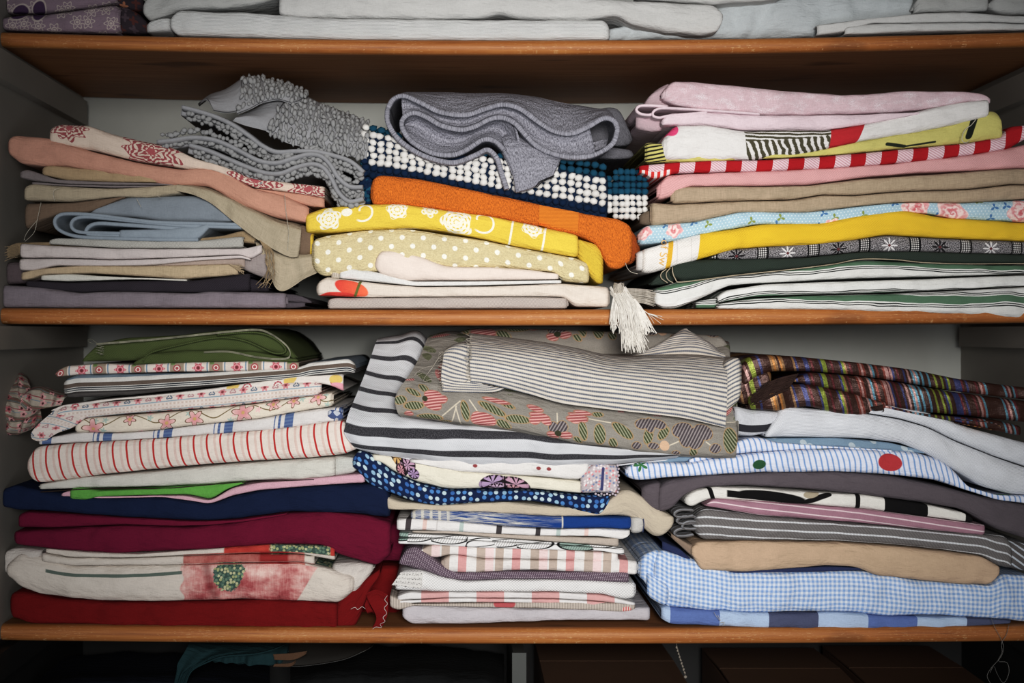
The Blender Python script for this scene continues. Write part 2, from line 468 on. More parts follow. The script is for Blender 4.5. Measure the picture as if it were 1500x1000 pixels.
def p_tulip(g):
    c = '#d8ccc0'
    c = g.mix(g.ell(515, 0, 25, 12, -.25).pos(1), c, g.mix(((g.u-490)/50).max(0).min(1), '#d8321a', '#ee6a3a'))
    c = g.mix(g.ell(495, -13, 30, 6, .05).pos(1), c, '#d42d18')
    return g.mix(g.seg(520, -12, 528, 12, 4).pos(1), c, '#6e7038')
def p_zebra(g):
    u, v = g.u, g.v; c = '#dcd9d6'
    n = g.noise(u*.05, v*.09, 3, 1)
    s1 = ((u*.62+v*.22+n*5)).sin(); s2 = ((v-10)*1.05+u*.10+n*3).sin()
    s = g.mix(((v-6)*.25).pos(1), g.vec(s1, s1, s1), g.vec(s2, s2, s2))
    sp = g.nt.nodes.new('ShaderNodeSeparateXYZ'); g.nt.links.new(s.o, sp.inputs[0]); ln = S(g, sp.outputs[0])
    win = (u-1093+v*.1).pos(1)*(1218-u+v*.15).pos(1)
    c = g.mix(win*(ln+.15+(g.noise(u*.6, v*.6, 2)-.5)*1.6).pos(.5), c, '#55513f')
    red = (u-1217-v*.1).pos(1)*(1262+v*.45-u).pos(1)
    c = g.mix(red, c, '#b8202b')
    c = g.mix(g.ell(984, 26, 9, 15, .4).pos(1), c, '#d8487a')
    return c
def p_redcheck(g):
    u, v = g.u, g.v
    tw = ((u*1.2+v*1.6).sin()*.5+.5)
    s = ((u-1064.2-v*.12)/45.6).frac().lt(.5)
    c = g.mix(s, g.mix(tw, '#c79aa2', '#e6d0d4'), '#ae1420')
    wh = (u-983).pos(1)*-1+1
    return g.mix(wh*(v+4).pos(1)*-1+wh, c, g.mix((u/9).frac().lt(.5), '#e8dad8', '#cf3a34'))
def p_yellowlines(g):
    u, v = g.u, g.v; c = '#c8be52'
    c = g.mix(g.seg(1420, -14, 1434, 26, 10).pos(1), c, '#22281f')
    c = g.mix(g.seg(1300, -8, 1326, -15, 5).pos(1).max(g.seg(1326, -15, 1370, -14, 3).pos(1)), c, '#2c3425')
    return g.mix((976-u).pos(1)*((v*1.05-u*.25).sin()-.2).pos(.6), c, '#2b2a20')
def rose(g, c, u0, v0, R, a='#c9404e', b='#e9a9a8', wh='#f0d6cf'):
    x, y = g.u-u0, g.v-v0
    n = g.noise(g.u*.12, g.v*.12, u0*.1, 2)
    d, r, t = g.flower(x, y, R, 5, .12, u0)
    sw = (r*.55+t*1.0+n*14).sin()+(g.noise(g.u*.22, g.v*.3, 3.3, 2)-.5)*2
    c = g.mix(d.pos(1.5), c, g.mix((sw*.5+.5), g.mix((r/R).min(1), a, b), wh if R > 10 else b))
    return c
def p_bluefloral(g):
    u, v = g.u, g.v
    row = (v/4.2).floor(); x = (((u+row*2.6)/5.2).frac()-.5)*5.2; y = ((v/4.2).frac()-.5)*4.2
    c = g.mix((.85-(x*x+y*y).sqrt()).pos(.8), '#a6c5d3', '#dbe6e8')
    sx, sy, rn = g.scatter(u, v, 21, 1, .8)
    l = g.flower(sx, sy, 6.5, 3, .5, 1)[0].pos(1)*rn[0].gt(.45)
    c = g.mix(l, c, g.mix(rn[1].gt(.55), '#8f9c4a', '#3f78ad'))
    for q in ((988, 6, 13), (944, 8, 12), (1220, -12, 13), (1342, 2, 22), (1395, -3, 25), (1498, 0, 24)): c = rose(g, c, *q)
    return c
def p_yellowlabel(g):
    u, v = g.u, g.v; e = u+v*-.12
    c = g.mix((1024-e).pos(1), '#e5bd1f', '#e6e1db')
    c = g.mix((e-981).band(3.6), c, '#dfae25')
    return g.mix((u-992).band(.5)+(u-1013).band(.4), c, '#cfc9c2')
def p_bwprint(g):
    u, v = g.u, g.v
    sp = (g.noise(u*.9, v*.9, 1, 1)-.5).pos(.06)
    c = g.mix(sp, '#2d2a2e', '#a9a4a6')
    x = ((u-1109)/74.5).frac()*74.5
    band = (x-8).band(9)
    xx = (u/3.2).frac()-.5; yy = (v/3.2).frac()-.5
    dots = (.36-(xx*xx+yy*yy).sqrt()).pos(.2)
    c = g.mix(band, c, g.mix(dots, '#1d1a1e', '#d0ccc9'))
    c = g.mix((x-1.0).band(1.2).max((x-16).band(1.2)), c, '#141215')
    fx = x-45
    d, r, t = g.flower(fx, v+1, 12, 8, .5); ev = (((u-1109)/149).frac()-.5).lt(0)
    c = g.mix(d.pos(1), c, g.mix(ev, '#211d22', '#d9d5d4')); c = g.mix((2-r).pos(.8), c, '#6a1c22')
    return c
def p_greenstripe(g):
    v = g.v+g.noise(g.u*.012, g.v*.03, 2, 2)*14+g.u*.02
    return stripes(g, v, 41, [(0, '#d5d4cf'), (12, '#2c3230'), (13.3, '#d5d4cf'), (15.0, '#2c3230'), (16.3, '#d5d4cf'), (18, '#52775a'), (28, '#d5d4cf'), (29.5, '#2c3230'), (30.8, '#d5d4cf'), (32.4, '#2c3230'), (33.8, '#dad9d5')])
def p_floralstripe(g):
    u, v = g.u, g.v
    c = '#d6c8bd'
    x = ((u-105)/57).frac()*57
    c = g.mix((x-40).band(10), c, '#a08d78'); c = g.mix((x-27).band(.9)+(x-53).band(.9), c, '#6f8fa6')
    d, r, t = g.flower(x-14, v, 9, 6, .2); c = g.mix(d.pos(1), c, g.mix((r*2).sin().gt(0), '#b93645', '#d9808a')); c = g.mix((2.2-r).pos(.6), c, '#7a1220')
    r2 = ((x-40)*(x-40)+v*v).sqrt(); c = g.mix((5.5-r2).pos(.8), c, '#a8262f'); c = g.mix((r2-3).band(.7), c, '#e2cfc4')
    return g.mix((x-34).band(3)*(v-5).pos(1)+(x-48).band(3)*(4+v).pos(1)*-1*0, c, '#6f8a45')
def p_bluebrown(g):
    v = g.v+g.u*0
    return g.ramp((v+17)/34, [(0, '#5f5a57'), (.14, '#46413f'), (.22, '#c9c6c0'), (.27, '#3c4147'), (.31, '#c9c6c0'), (.35, '#3c4147'), (.40, '#c9c6c0'), (.43, '#6c5c50'), (.60, '#cfccc6'), (.80, '#6f8291')])
def p_circles(g):
    c = '#d8cfc6'; u = g.u
    for k, u0 in enumerate((110, 362, 407, 490)):
        x, y = g.u-u0, g.v-(-4+3*(k % 2)); r = (x*x+y*y).sqrt(); t = y.atan2(x)
        c = g.mix((7-r).pos(1)*(((r*1.4).sin()+(t*9).sin()*.5).gt(.1)), c, '#b3394a')
    for u0 in (341, 425, 492): c = g.mix(g.ell(u0, 3, 10, 7, .4).pos(1), c, '#d5b22d')
    return g.mix(g.ell(498, -8, 14, 7).pos(1), c, '#d98a98')
def p_hearts(g):
    u, v = g.u, ((g.v+22)/44).frac()*44-22; c = '#d9cbc2'
    r_ = (v-1).band(1.3).max((v+4.5).band(.9)); c = g.mix(r_, c, g.mix((u*1.1).sin().gt(.1), '#cbb5a8', '#ddd0c6'))
    c = g.mix((v-5).band(.7)+(v+8).band(.7), c, '#86a3b2')
    for (o, v0) in ((0, 11), (16, -14)):
        x = (((u+o)/31).frac()-.5)*31; y = v-v0
        d, r, t = g.flower(x, y, 6.2, 6, .2); c = g.mix(d.pos(.9), c, '#cf7279'); c = g.mix((2-r).pos(.6), c, '#8a2430')
        x2 = (((u+o+15.5)/31).frac()-.5)*31; q = g.flower(x2, y, 4.2, 3, .28, 1.57)[0]
        c = g.mix(q.band(1.1), c, g.mix(((u+o+15.5)/62).frac().gt(.5), '#6c7d90', '#b9878a'))
    return c
def p_blossom(g):
    u, v = g.u, g.v; c = '#dacdba'
    n = g.noise(u*.03, v*.03, 1, 1)
    c = g.mix((v-3-(u*.075).sin()*8-n*6).band(.8), c, '#7d6a3f')
    x, y, rn = g.scatter(u, v, 17, 2, .9); d = g.flower(x, y, 5, 5, .3, 0)[0]
    c = g.mix(d.pos(1)*rn[0].gt(.45), c, g.mix(rn[1].gt(.5), '#e3b3b0', '#a9bdb2'))
    for (u0, v0, R) in ((136, -6, 17), (244, -4, 13), (285, -2, 14), (356, 0, 17), (400, 6, 10), (190, 6, 9), (430, 6, 10), (466, 6, 12)):
        xx, yy = u-u0, v-v0; d, r, t = g.flower(xx, yy, R, 5, .28, u0)
        c = g.mix(d.pos(1), c, g.mix((r/R).min(1), '#cf6670', '#e4b9b2')); c = g.mix(d.band(.8), c, '#7d5a3a'); c = g.mix((2.5-r).pos(.6), c, '#c89a48')
    return c
def p_bluetriple(g):
    x = ((g.u-135-g.v*.12)/88.6).frac()*88.6
    m = (x-1).band(.8).max((x-8).band(1.8)).max((x-22).band(6.5))
    return g.mix(m, '#d2cdca', g.mix((g.v*1.2).sin().gt(0), '#3d5c94', '#54719f'))
def p_redstripe(g):
    w = g.noise(g.u*.01, g.v*.03, 2, 1)*3
    x = ((g.u+g.v*.16+w-.0006*g.v*g.v*8)/19.7).frac()*19.7
    c = g.mix((x-10).band(1.35), g.mix((x-1).band(2.5), '#dacfc6', '#d2bcb3'), '#b62a26')
    return c
def p_poppy(g):
    u, v = g.u, g.v; c = '#cdc4ba'
    n = g.noise(u*.035, v*.05, 3, 3, .6); ln = g.noise(u*.5, v*.05, 4, 3, .6); w = v+26
    sc = (w*.22).sin()*3
    main = (u-266-sc).pos(2)*((450+w*.55)-u).pos(2)*(1-v).pos(2)
    tone = (n*1.7+ln*.5-.5+(w-u*.05+15)*.006).max(0).min(1)
    pet = g.ramp(tone, [(0, '#862c30'), (.3, '#a65153'), (.6, '#c48a85'), (1, '#dcc0b7')], 'LINEAR')
    c = g.mix(main, c, pet)
    c = g.mix(((u-308+w*.3).abs()-1).band(5, 8)*main*.55, c, '#6d1d22')
    x, y, rn = g.scatter(u, v, 4.6, 4, .9)
    dots = g.mix((2.1-(x*x+y*y).sqrt()).pos(.8), '#465c54', g.ramp(rn[0], [(0, '#6d8572'), (.35, '#a3a87c'), (.7, '#bdbb96'), (.85, '#566f65')]))
    e = g.ell(335, -15, 22, 25, -.5)+(n-.5)*12+(g.noise(u*.25, v*.25, 6, 2)-.5)*9
    c = g.mix(e.pos(1.5)*main, c, dots)
    c = g.mix((w-13-(u-170)*.05-(u*.02).sin()*2).band(2.4)*(u-66).pos(2)*(266-u).pos(2)*(1-v).pos(2), c, '#66726a')
    l2 = (v-1).pos(1)*(15-v).pos(1)*(u-268).pos(2)*(446-u).pos(2)
    c = g.mix(l2, c, g.mix((n*1.3+ln*.4-.4).max(0).min(1), '#8f2222', '#cf9488')); c = g.mix(l2*(u-380).pos(4)*(422-u).pos(4), c, '#96201e')
    l3 = (v-14).pos(1)*(u-328).pos(2)
    c = g.mix(l3, c, g.mix((n*1.6-.4).max(0).min(1), '#a01a14', '#c9452c')); c = g.mix(l3*(u-395).pos(4)*(484-u).pos(2)*(e*0+1), c, dots)
    return g.mix((v-10).pos(1)*(60-u).pos(1)*(u-34).pos(1), c, '#8a2424')
def p_polka(g):
    x, y, rn = g.scatter(g.u, g.v, 9.6, 1, .42)
    d = 3.1-(x*x+y*y).sqrt()
    return g.mix(d.pos(.8), '#17294f', g.ramp(rn[0], [(0, '#b7c9cf'), (.35, '#4f83ba'), (.6, '#8fb0c6'), (.8, '#3a6aa6')]))
def p_butterfly(g):
    u, v = g.u, g.v; c = '#d7d0bc'
    for (u0, v0, a, b, ro, cc) in ((581, 9, 9, 17, .55, '#c8983a'), (597, 2, 11, 14, -.5, '#b48aa6'), (588, -9, 8, 10, .3, '#c07a86'), (606, -8, 8, 9, -.7, '#a886b4'), (722, -6, 21, 12, .25, '#a98ab2'), (756, -7, 22, 11, -.3, '#b98aa2'), (728, -15, 15, 9, .1, '#c6a3c0'), (752, -15, 14, 8, -.1, '#c68a96')):
        e = g.ell(u0, v0, a, b, ro); x, y = u-u0, v-v0
        ln = ((y.atan2(x)*7).sin()-.55).pos(.3).max((2.2-e).pos(1)*((u*.9).sin()*.5+.6))
        c = g.mix(e.pos(.8), c, g.mix(ln, cc, '#2a1f26'))
    return g.mix(g.seg(586, 20, 594, -14, 2.2).max(g.seg(739, 4, 740, -20, 2.4)).pos(.7), c, '#241a20')
def p_squares(g):
    u, v = g.u, g.v; c = '#dad6d3'
    for u0, w, cc in ((598, 8, '#4f474a'), (622, 6, '#d3b2a8'), (731, 8, '#4c4648'), (788, 7, '#4c4648'), (676, 6, '#aebcb6'), (818, 6, '#aebcb6'), (859, 6, '#d8b6ac'), (640, 2, '#c8c3c0')):
        c = g.mix((u-u0-v*.1).band(w/2)*(v+9).pos(1), c, cc)
    return c
def p_bluemarks(g):
    u, v = g.u, g.v
    n = g.noise(u*.02, v*1.0, 2, 3, .7); m = (n-.50).pos(.05)*(824-u).pos(1)*((700-u)*.006+g.noise(u*.012, v*.06, 8, 2)*2-.5).pos(.8)
    m = m.max((u-824).band(1.2)).max(((u*.5).sin()*.5+g.noise(u*.3, v*1.2, 2)-.75).pos(.1)*(660-u).pos(10))
    c = g.mix(m, '#1d4583', '#c3c0b8')
    return g.mix((u-925).pos(.8), c, '#d5d2cd')
def p_leafline(g):
    u, v = g.u, g.v; c = '#dcdad8'
    x, y, rn = g.scatter(u*.7, v*1.0, 30, 3, .7)
    a = x+y*.9; b = y-x*.25
    d = 11-(a*a*.22+b*b).sqrt()
    ln = d.band(.75).max(b.band(.55)*d.pos(1)).max(((a*1.0+b.abs()*1.4)*.9).sin().band(.18)*d.pos(1)*rn[1].gt(.3))
    c = g.mix(d.pos(1)*rn[0].gt(.82), c, '#8ea79c')
    return g.mix(ln, c, '#1c1b1d')
def p_pinkcheck(g):
    x = (g.u-644-g.v*.04)/79
    return g.ramp(x.frac(), [(0, '#d9d4d0'), (.03, '#b8a596'), (.18, '#dcd7d3'), (.34, '#cf8d8a'), (.5, '#dcd7d3'), (.68, '#b8a596'), (.84, '#e0c3c0')])
def p_pinkcheckthin(g):
    x = (g.u-617-(g.v).floor()*0)/81
    c = g.mix(x.frac().lt(.5), '#d8d4d2', '#cf9591')
    return c
def p_beigered(g):
    c = g.mix((g.u*1.6).sin()*.5+.5, '#a5988c', '#c0b3a6')
    c = g.mix(g.ell(739, 2, 16, 9).pos(1), c, '#b3202a')
    return g.mix(g.ell(918, -4, 7, 5).pos(1), c, g.mix((g.u*1.8).sin().gt(0), '#c43a36', '#d9c0b4'))
def p_tweed(g):
    u, v = g.u, g.v; m = ((u*2.3+((v/2.2).floor())*1.3).sin()-.1).pos(.7)*(((v/2.2).frac()-.5).abs().lt(.28))
    return g.mix(m, '#5d4658', '#b3a4ae')
def p_bigcheck(g):
    x = (g.u-982-g.v*.05)/290
    tw = (g.u*1.5+g.v).sin()*.5+.5
    return g.ramp(x.frac(), [(0, '#5670ac'), (.25, '#a9bdd8'), (.5, '#545a78'), (.75, '#a9bdd8')])
def p_gingham(g):
    w = g.noise(g.u*.012, g.v*.02, 4, 1)*6
    a = ((g.u+w)/6.7).frac().lt(.5); b = ((g.v+w*.7)/6.7).frac().lt(.5)
    return g.mix((a+b)/2, '#d3dae4', '#7c9fd0')
def p_greystripe(g):
    v = g.v+14-(g.u-1000)*.0
    st = stripes(g, v+60, 12.6, [(0, '#cfd1d4'), (2.6, '#6d6867')])
    sp = ((g.u*1.3+g.v*1.1).sin()*.5+.5)
    return g.mix(sp*.35, st, '#8f8a88')
def p_mauvestripe(g):
    x = (g.v+(g.u-1240)*.035+40)/10
    return g.mix((x.frac()-.5).band(.09, .08), '#a17081', '#d8c0c4')
def p_geometric(g):
    u, v = g.u, g.v; c = '#d6d2ca'
    m = (u-1043+v*.3).band(3.2).max((u-1257).band(3.4)).max((u-1328).band(32)).max((u-1423).band(8))
    m = m.max((v-1+(u-1085)*.07).band(5+0)*(u-1065).pos(2)*(1180-u).pos(2)).max(g.ell(1130, 1, 52, 8, -.05).pos(1)).max(g.seg(1170, -9, 1215, 11, 8).pos(1))
    c = g.mix(m, c, '#191718')
    return g.mix(g.ell(1189, 9, 12, 6, .3).pos(1), c, '#a8997f')
def p_blueleaf(g):
    c = '#6f8ba2'; x, y, rn = g.scatter(g.u, g.v, 30, 6, .8)
    d = g.flower(x, y, 11, 2, .55, 1)[0]
    return g.mix(d.pos(1), c, '#a9b6bd')
def p_bluestripe(g):
    u, v = g.u, g.v
    w = g.noise(u*.012, v*.03, 3, 1)*6
    x = ((u+v*.22+w)/8.1).frac()
    c = g.mix((x-.5).band(.14, .14), '#d3d6e2', '#7496c6')
    for u0, v0 in ((939, -4), (931, 6)): c = g.mix(g.flower(u-u0, v-v0, 11, 5, .4, u0)[0].pos(1), c, '#3f7b4c')
    c = g.mix(g.ell(1304, -14, 18, 13).pos(1), c, '#b3202a'); c = g.mix(g.ell(1113, -17, 10, 7).pos(1), c, '#2f5a3a')
    c = g.mix(g.ell(1472, -2, 12, 6).pos(1), c, '#4f8a50'); c = g.mix(g.ell(1173, 10, 8, 5).pos(1), c, '#a63038')
    return g.mix(g.ell(1205, 12, 10, 4).pos(1), c, '#4f8a50')
def p_shawl(g):
    u, v = g.u+g.v*.28, g.v
    k = (u/3.3).floor(); n = g.nt.nodes.new('ShaderNodeTexWhiteNoise'); n.noise_dimensions = '1D'; g.link(k, n.inputs['W'])
    z1 = (u/62).floor(); n2 = g.nt.nodes.new('ShaderNodeTexWhiteNoise'); n2.noise_dimensions = '1D'; g.link(z1+7.5, n2.inputs['W'])
    r = S(g, n.outputs[0]); q = S(g, n2.outputs[0])
    pal = g.ramp((q*.55+r*.5).frac(), [(0, '#4a2a22'), (.14, '#a8b0b4'), (.26, '#5a2f28'), (.36, '#c17f2a'), (.46, '#a07a4e'), (.55, '#8b9a2a'), (.63, '#333f76'), (.70, '#6d2028'), (.78, '#b98f88'), (.86, '#5c95a8'), (.93, '#8a3a28')])
    base = g.mix(r.gt(.5), '#47291f', pal)
    sp = (u*2.9+v*2.9).sin()*(u*2.9-v*2.9).sin()
    return g.mix((sp*.5+.5)*.55, base, '#3a2018')
def p_ticking(g):
    w = g.noise(g.u*.012, g.v*.03, 4, 2)*5
    x = ((g.v+w+g.u*.012)/6.3).frac()
    d = ((g.u*2.0).sin()*.5+.5)
    return g.mix((x-.5).band(.2, .22), '#cdc4b6', g.mix(d*.4, '#5a6376', '#9c9894'))
FLB = [(579,585),(582,610),(626,614),(676,621),(738,629),(821,645),(903,658),(986,668),(1069,671),(1078,668)]
def p_floral(g):
    u, v = g.u, g.v; c = g.mix(g.noise(u*.7, v*.7, 1, 2), '#7d7870', '#a19a90')
    def at(cr, x, y):
        px, py = (580, 560)[0]+x/4.6875+(250 if cr == 2 else 0), 560+y/4.6875
        return px, float(np.interp(px, [q[0] for q in FLB], [q[1] for q in FLB]))-py+6
    def union(cr_list):
        m = None
        for cr, x, y, w, h, ro in cr_list:
            a, b = at(cr, x, y); e = g.ell(a, b, w/9.4, h/9.4, math.radians(ro)); m = e if m is None else m.max(e)
        return m
    stems = None
    for cr, x0, y0, x1, y1 in ((1,440,110,320,215),(1,415,145,385,255),(1,410,150,450,285),(1,505,100,565,195),(2,150,235,300,260),(2,690,420,760,390),(2,950,390,990,420),(2,1110,230,1170,215),(1,1105,200,1105,260)):
        e = g.seg(*at(cr, x0, y0), *at(cr, x1, y1), 1.8); stems = e if stems is None else stems.max(e)
    c = g.mix(stems.pos(.7), c, '#c9bda6')
    lv = union([(1,125,150,140,55,10),(1,120,55,110,42,-25),(1,30,115,90,60,15),(1,235,230,175,55,4),(1,475,175,55,140,12),(1,660,165,200,58,-22),(1,835,240,175,58,4),(1,740,280,110,66,-25),(1,1280,320,58,140,8),(1,1395,345,80,150,0),(1,340,265,80,25,20),(1,1245,390,70,40,-35),(1,190,20,80,50,-40),
      (2,380,315,160,75,-32),(2,555,350,62,120,-15),(2,660,335,110,55,50),(2,315,405,58,75,15),(2,865,465,50,80,0),(2,1115,380,95,190,0),(2,75,385,60,40,-30),(1,760,130,120,40,-20),(2,215,200,80,40,10)])
    hat = ((u+v*.6)*1.35).sin().gt(.25)
    c = g.mix(lv.pos(.7), c, g.mix(hat, '#4d5534', '#9a9a7c')); c = g.mix(lv.band(.45), c, '#a8834f')
    gy = union([(2,520,265,110,75,20),(2,570,275,70,110,0),(2,630,270,110,70,-15),(2,790,310,150,100,25),(2,810,360,95,140,5),(2,880,365,110,160,-12),(2,935,320,130,110,-30),(2,475,420,70,60,30),(2,590,420,85,50,0),(2,1010,435,80,72,20),(2,745,475,55,40,0),(1,1080,300,75,85,15),(1,1140,295,75,85,-15)])
    hat = ((u*.9-v*.5)*1.5).sin().gt(.2)
    c = g.mix(gy.pos(.7), c, g.mix(hat, '#574e52', '#958b8a')); c = g.mix(gy.band(.45), c, '#a8834f')
    rd = union([(1,255,75,120,75,0),(1,250,135,130,80,-15),(1,310,105,90,60,20),(1,600,245,175,105,-5),(1,560,235,90,100,15),(1,985,220,140,60,-5),(1,950,245,80,60,20),(1,1025,250,80,55,-20),(1,1250,215,130,40,-5),(1,1225,245,75,50,0),(1,1280,240,70,40,0),(1,1075,355,85,55,-15),(1,1165,355,85,55,15),(1,690,100,185,40,-5),(1,955,160,110,45,-10),(1,90,210,62,45,10),(2,60,235,130,55,10),(2,110,190,120,40,0)])
    hat = ((v*1.0-u*.25)*1.45).sin().gt(.15)
    c = g.mix(rd.pos(.7), c, g.mix(hat, '#9b3a38', '#cf9088')); c = g.mix(rd.band(.4), c, '#a86a4c')
    pk = g.ell(*at(2,665,420), 7, 8); c = g.mix(pk.pos(.7), c, '#c9a17c')
    dk = g.ell(*at(1,1110,340), 5, 4.5).max(g.ell(*at(1,200,100), 4, 4)); c = g.mix(dk.pos(.7), c, '#45472e')
    x, y, rn = g.scatter(u, v, 26, 2, .75); ang = rn[2]*5
    X = x*ang.cos()+y*ang.sin(); Y = y*ang.cos()-x*ang.sin()
    d = 6-(X*X*.16+Y*Y).sqrt(); far = (v-68).pos(4)*rn[0].gt(.3)
    return g.mix(d.pos(.8)*far, c, g.mix(rn[1].gt(.6), g.mix(((X+Y.abs())*2.1).sin().gt(.2), '#4d5534', '#8f8f70'), g.mix((X*2).sin().gt(.1), '#9b3a38', '#c98a82')))
def p_navystripe(g):
    u, v = g.u, g.v
    w = g.noise(u*.01, 3.0, 4, 1)*6-3
    m = None
    for k, (v0, h) in enumerate(((21, 4.4), (47, 6.2), (80, 4.3), (112, 4), (143, 3.8), (173, 3.6), (203, 3.4), (232, 3.2))):
        b = (v-v0+w).band(h, 1.2); m = b if m is None else m.max(b)
    tw = ((g.noise(u*.5, v*.9, 6, 2)-.5)*3+.5).max(0).min(1)
    return g.mix(m, '#cbccd0', g.mix(tw*.5, '#2b2a30', '#77767c'))
def p_lilac(g):
    u, v = g.u, g.v; c = '#8d7684'
    x, y, rn = g.scatter(u, v, 24, 3, .7); d, r, t = g.flower(x, y, 10, 6, .2, 0)
    c = g.mix(d.band(.9).max((r-4).band(.8)), c, '#b7a7a0'); c = g.mix((2-r).pos(.7), c, '#b7a7a0')
    for (u0, v0, a, b, ro) in ((28, -2, 13, 9, .5), (56, 0, 9, 14, -.3), (140, 24, 16, 6, .2)):
        e = g.ell(u0, v0, a, b, ro); c = g.mix(e.pos(1), c, '#4a2a55'); c = g.mix((e+1.2).band(.9), c, '#b7a7a0')
    return c
def p_darkprint(g):
    x, y, rn = g.scatter(g.u, g.v, 15, 5, .9); d = g.flower(x, y, 7, 4, .3)[0]
    return g.mix(d.pos(1)*rn[0].gt(.3), '#3a2e36', g.ramp(rn[1], [(0, '#9a5620'), (.4, '#5a2018'), (.75, '#54424c')]))
def p_whiteflec(g):
    u, v = g.u, g.v; n = g.noise(u*.8, v*.8, 2, 1); b = g.noise(u*.05, v*.09, 6, 2)
    return g.mix((n-.5).pos(.25)*((b-.42)*3).max(.15).min(1), '#cba9b0', '#e6dee2')
def p_lacebit(g):
    x, y, rn = g.scatter(g.u, g.v, 5, 5, .9)
    c = g.mix((1.6-(x*x+y*y).sqrt()).pos(.8), '#b9adb0', g.ramp(rn[0], [(0, '#c96a70'), (.3, '#6f7fa6'), (.6, '#d9cfcf')]))
    return g.mix(g.seg(882, -16, 884, 16, 4).pos(1), c, '#34386f')
def p_whitered(g):
    c = '#d6d2ce'
    for u0 in (696, 789, 804): c = g.mix(g.ell(u0, 0, 3.4, 2.6).pos(1), c, '#8f1f22')
    return c
def p_ragfloral(g):
    u, v = g.u, g.v; c = '#a89c8c'
    x, y, rn = g.scatter(u, v, 18, 2, .8); d, r, t = g.flower(x, y, 6, 5, .2)
    c = g.mix((v*.2+u*.05).sin().gt(.5), c, '#7a6a58'); c = g.mix((v*.2+u*.05-1).sin().band(.1, .1), c, '#6f8595')
    c = g.mix(d.pos(1), c, g.mix(rn[0].gt(.5), '#a8404c', '#c98a8a')); c = g.mix((2-r).pos(.7), c, '#5a1a22')
    return g.mix((v*.2+u*.05+1.2).sin().band(.12, .1), c, '#8f2a34')
def p_label(g):
    u, v = g.u, g.v; n = g.noise(u*.5, v*.9, 3, 3, .7)
    ink = (n-.56).pos(.05)*((v/6.5).frac()-.5).band(.3, .2)
    return g.mix(ink, '#d4d0cb', '#3a3838')
# ---------------------------------------------------------------- wood, paint, card
def wood(name, edge=False):
    m = bpy.data.materials.new(name); m.use_nodes = True; nt = m.node_tree; b = nt.nodes['Principled BSDF']; g = G(nt); u, v = g.u, g.v
    n = g.noise(u*.004, v*.16, 2, 4, .6); n2 = g.noise(u*.02, v*1.1, 5, 3, .6)
    c = g.ramp(n*.65+n2*.4, [(.3, '#70462c'), (.5, '#93613c'), (.72, '#a5744c')] if not edge else [(.3, '#774522'), (.5, '#a66b38'), (.72, '#bf864e')], 'LINEAR')
    kn = g.noise(u*.006, v*.02, 7, 2); c = g.mix((kn-.68).pos(.12)*.6, c, '#3d1c0c')
    if edge:
        sc = g.noise(u*.10, v*.9, 11, 3, .75); w = g.noise(u*.008, 1.0, 3, 1)
        c = g.mix((sc-.625+(w-.5)*.3).pos(.03)*.7, c, '#cfaa7c')
    nt.links.new(c.o, b.inputs['Base Color']); b.inputs['Roughness'].default_value = .5 if edge else .65
    b.inputs['Specular IOR Level'].default_value = .4
    bn = nt.nodes.new('ShaderNodeBump'); bn.inputs['Strength'].default_value = .15; bn.inputs['Distance'].default_value = .001
    nt.links.new((n2+n).o, bn.inputs['Height']); nt.links.new(bn.outputs[0], b.inputs['Normal'])
    return m
def paint(name, a, b_, rough=.6):
    m = bpy.data.materials.new(name); m.use_nodes = True; nt = m.node_tree; b = nt.nodes['Principled BSDF']; g = G(nt)
    c = g.mix(g.noise(g.u*.01, g.v*.01, 2, 4, .6), a, b_); nt.links.new(c.o, b.inputs['Base Color']); b.inputs['Roughness'].default_value = rough
    bn = nt.nodes.new('ShaderNodeBump'); bn.inputs['Strength'].default_value = .08; bn.inputs['Distance'].default_value = .001
    nt.links.new(g.noise(g.u*.3, g.v*.05, 4, 3).o, bn.inputs['Height']); nt.links.new(bn.outputs[0], b.inputs['Normal'])
    return m
# ================================================================ the cupboard
WOOD, EDGE = wood('varnished_wood'), wood('worn_wood_edge', True)
PAINT = paint('grey_white_paint', '#a9aba6', '#bcbeb9'); PAINT_S = paint('side_paint', '#8e8981', '#9d988f'); SHADEP = paint('shaded_bay_paint', '#1c1b1a', '#262524')  # last paint: shade of the bottom bay put into its colour
XL, XR, YB = .0005, 1.571, .378
def struct(name, fn, mat):
    mb = MB(); fn(mb); o = mb.build(name, mat, smooth=False); o['kind'] = 'structure'; return o
struct('wall_back', lambda m: boxmb(m, XL-.02, XR+.02, YB, YB+.02, ZH-.447, ZH+.86), PAINT)
struct('wall_rear', lambda m: boxmb(m, XL-.02, XR+.02, YB-.003, YB+.02, ZH-1.05, ZH-.4475), SHADEP)
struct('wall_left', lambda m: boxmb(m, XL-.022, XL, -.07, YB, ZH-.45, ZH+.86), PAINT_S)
struct('wall_left', lambda m: boxmb(m, XL-.022, XL, -.07, YB, ZH-1.05, ZH-.4505), SHADEP)
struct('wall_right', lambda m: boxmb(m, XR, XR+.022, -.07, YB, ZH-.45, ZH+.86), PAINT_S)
struct('wall_right', lambda m: boxmb(m, XR, XR+.022, -.07, YB, ZH-1.05, ZH-.4505), SHADEP)
struct('ceiling', lambda m: boxmb(m, XL-.022, XR+.022, 0.0, YB, ZH+.86, ZH+.88), PAINT)
struct('floor', lambda m: boxmb(m, XL-.022, XR+.022, 0.0, YB, ZH-1.07, ZH-1.05), SHADEP)
k = 1
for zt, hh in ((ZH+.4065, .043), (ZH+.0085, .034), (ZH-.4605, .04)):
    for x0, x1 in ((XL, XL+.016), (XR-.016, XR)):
        o = struct('trim_%d' % k, lambda m: boxmb(m, x0, x1, -.068, .348, zt-hh, zt), PAINT_S if zt > ZH-.4 else SHADEP); k += 1
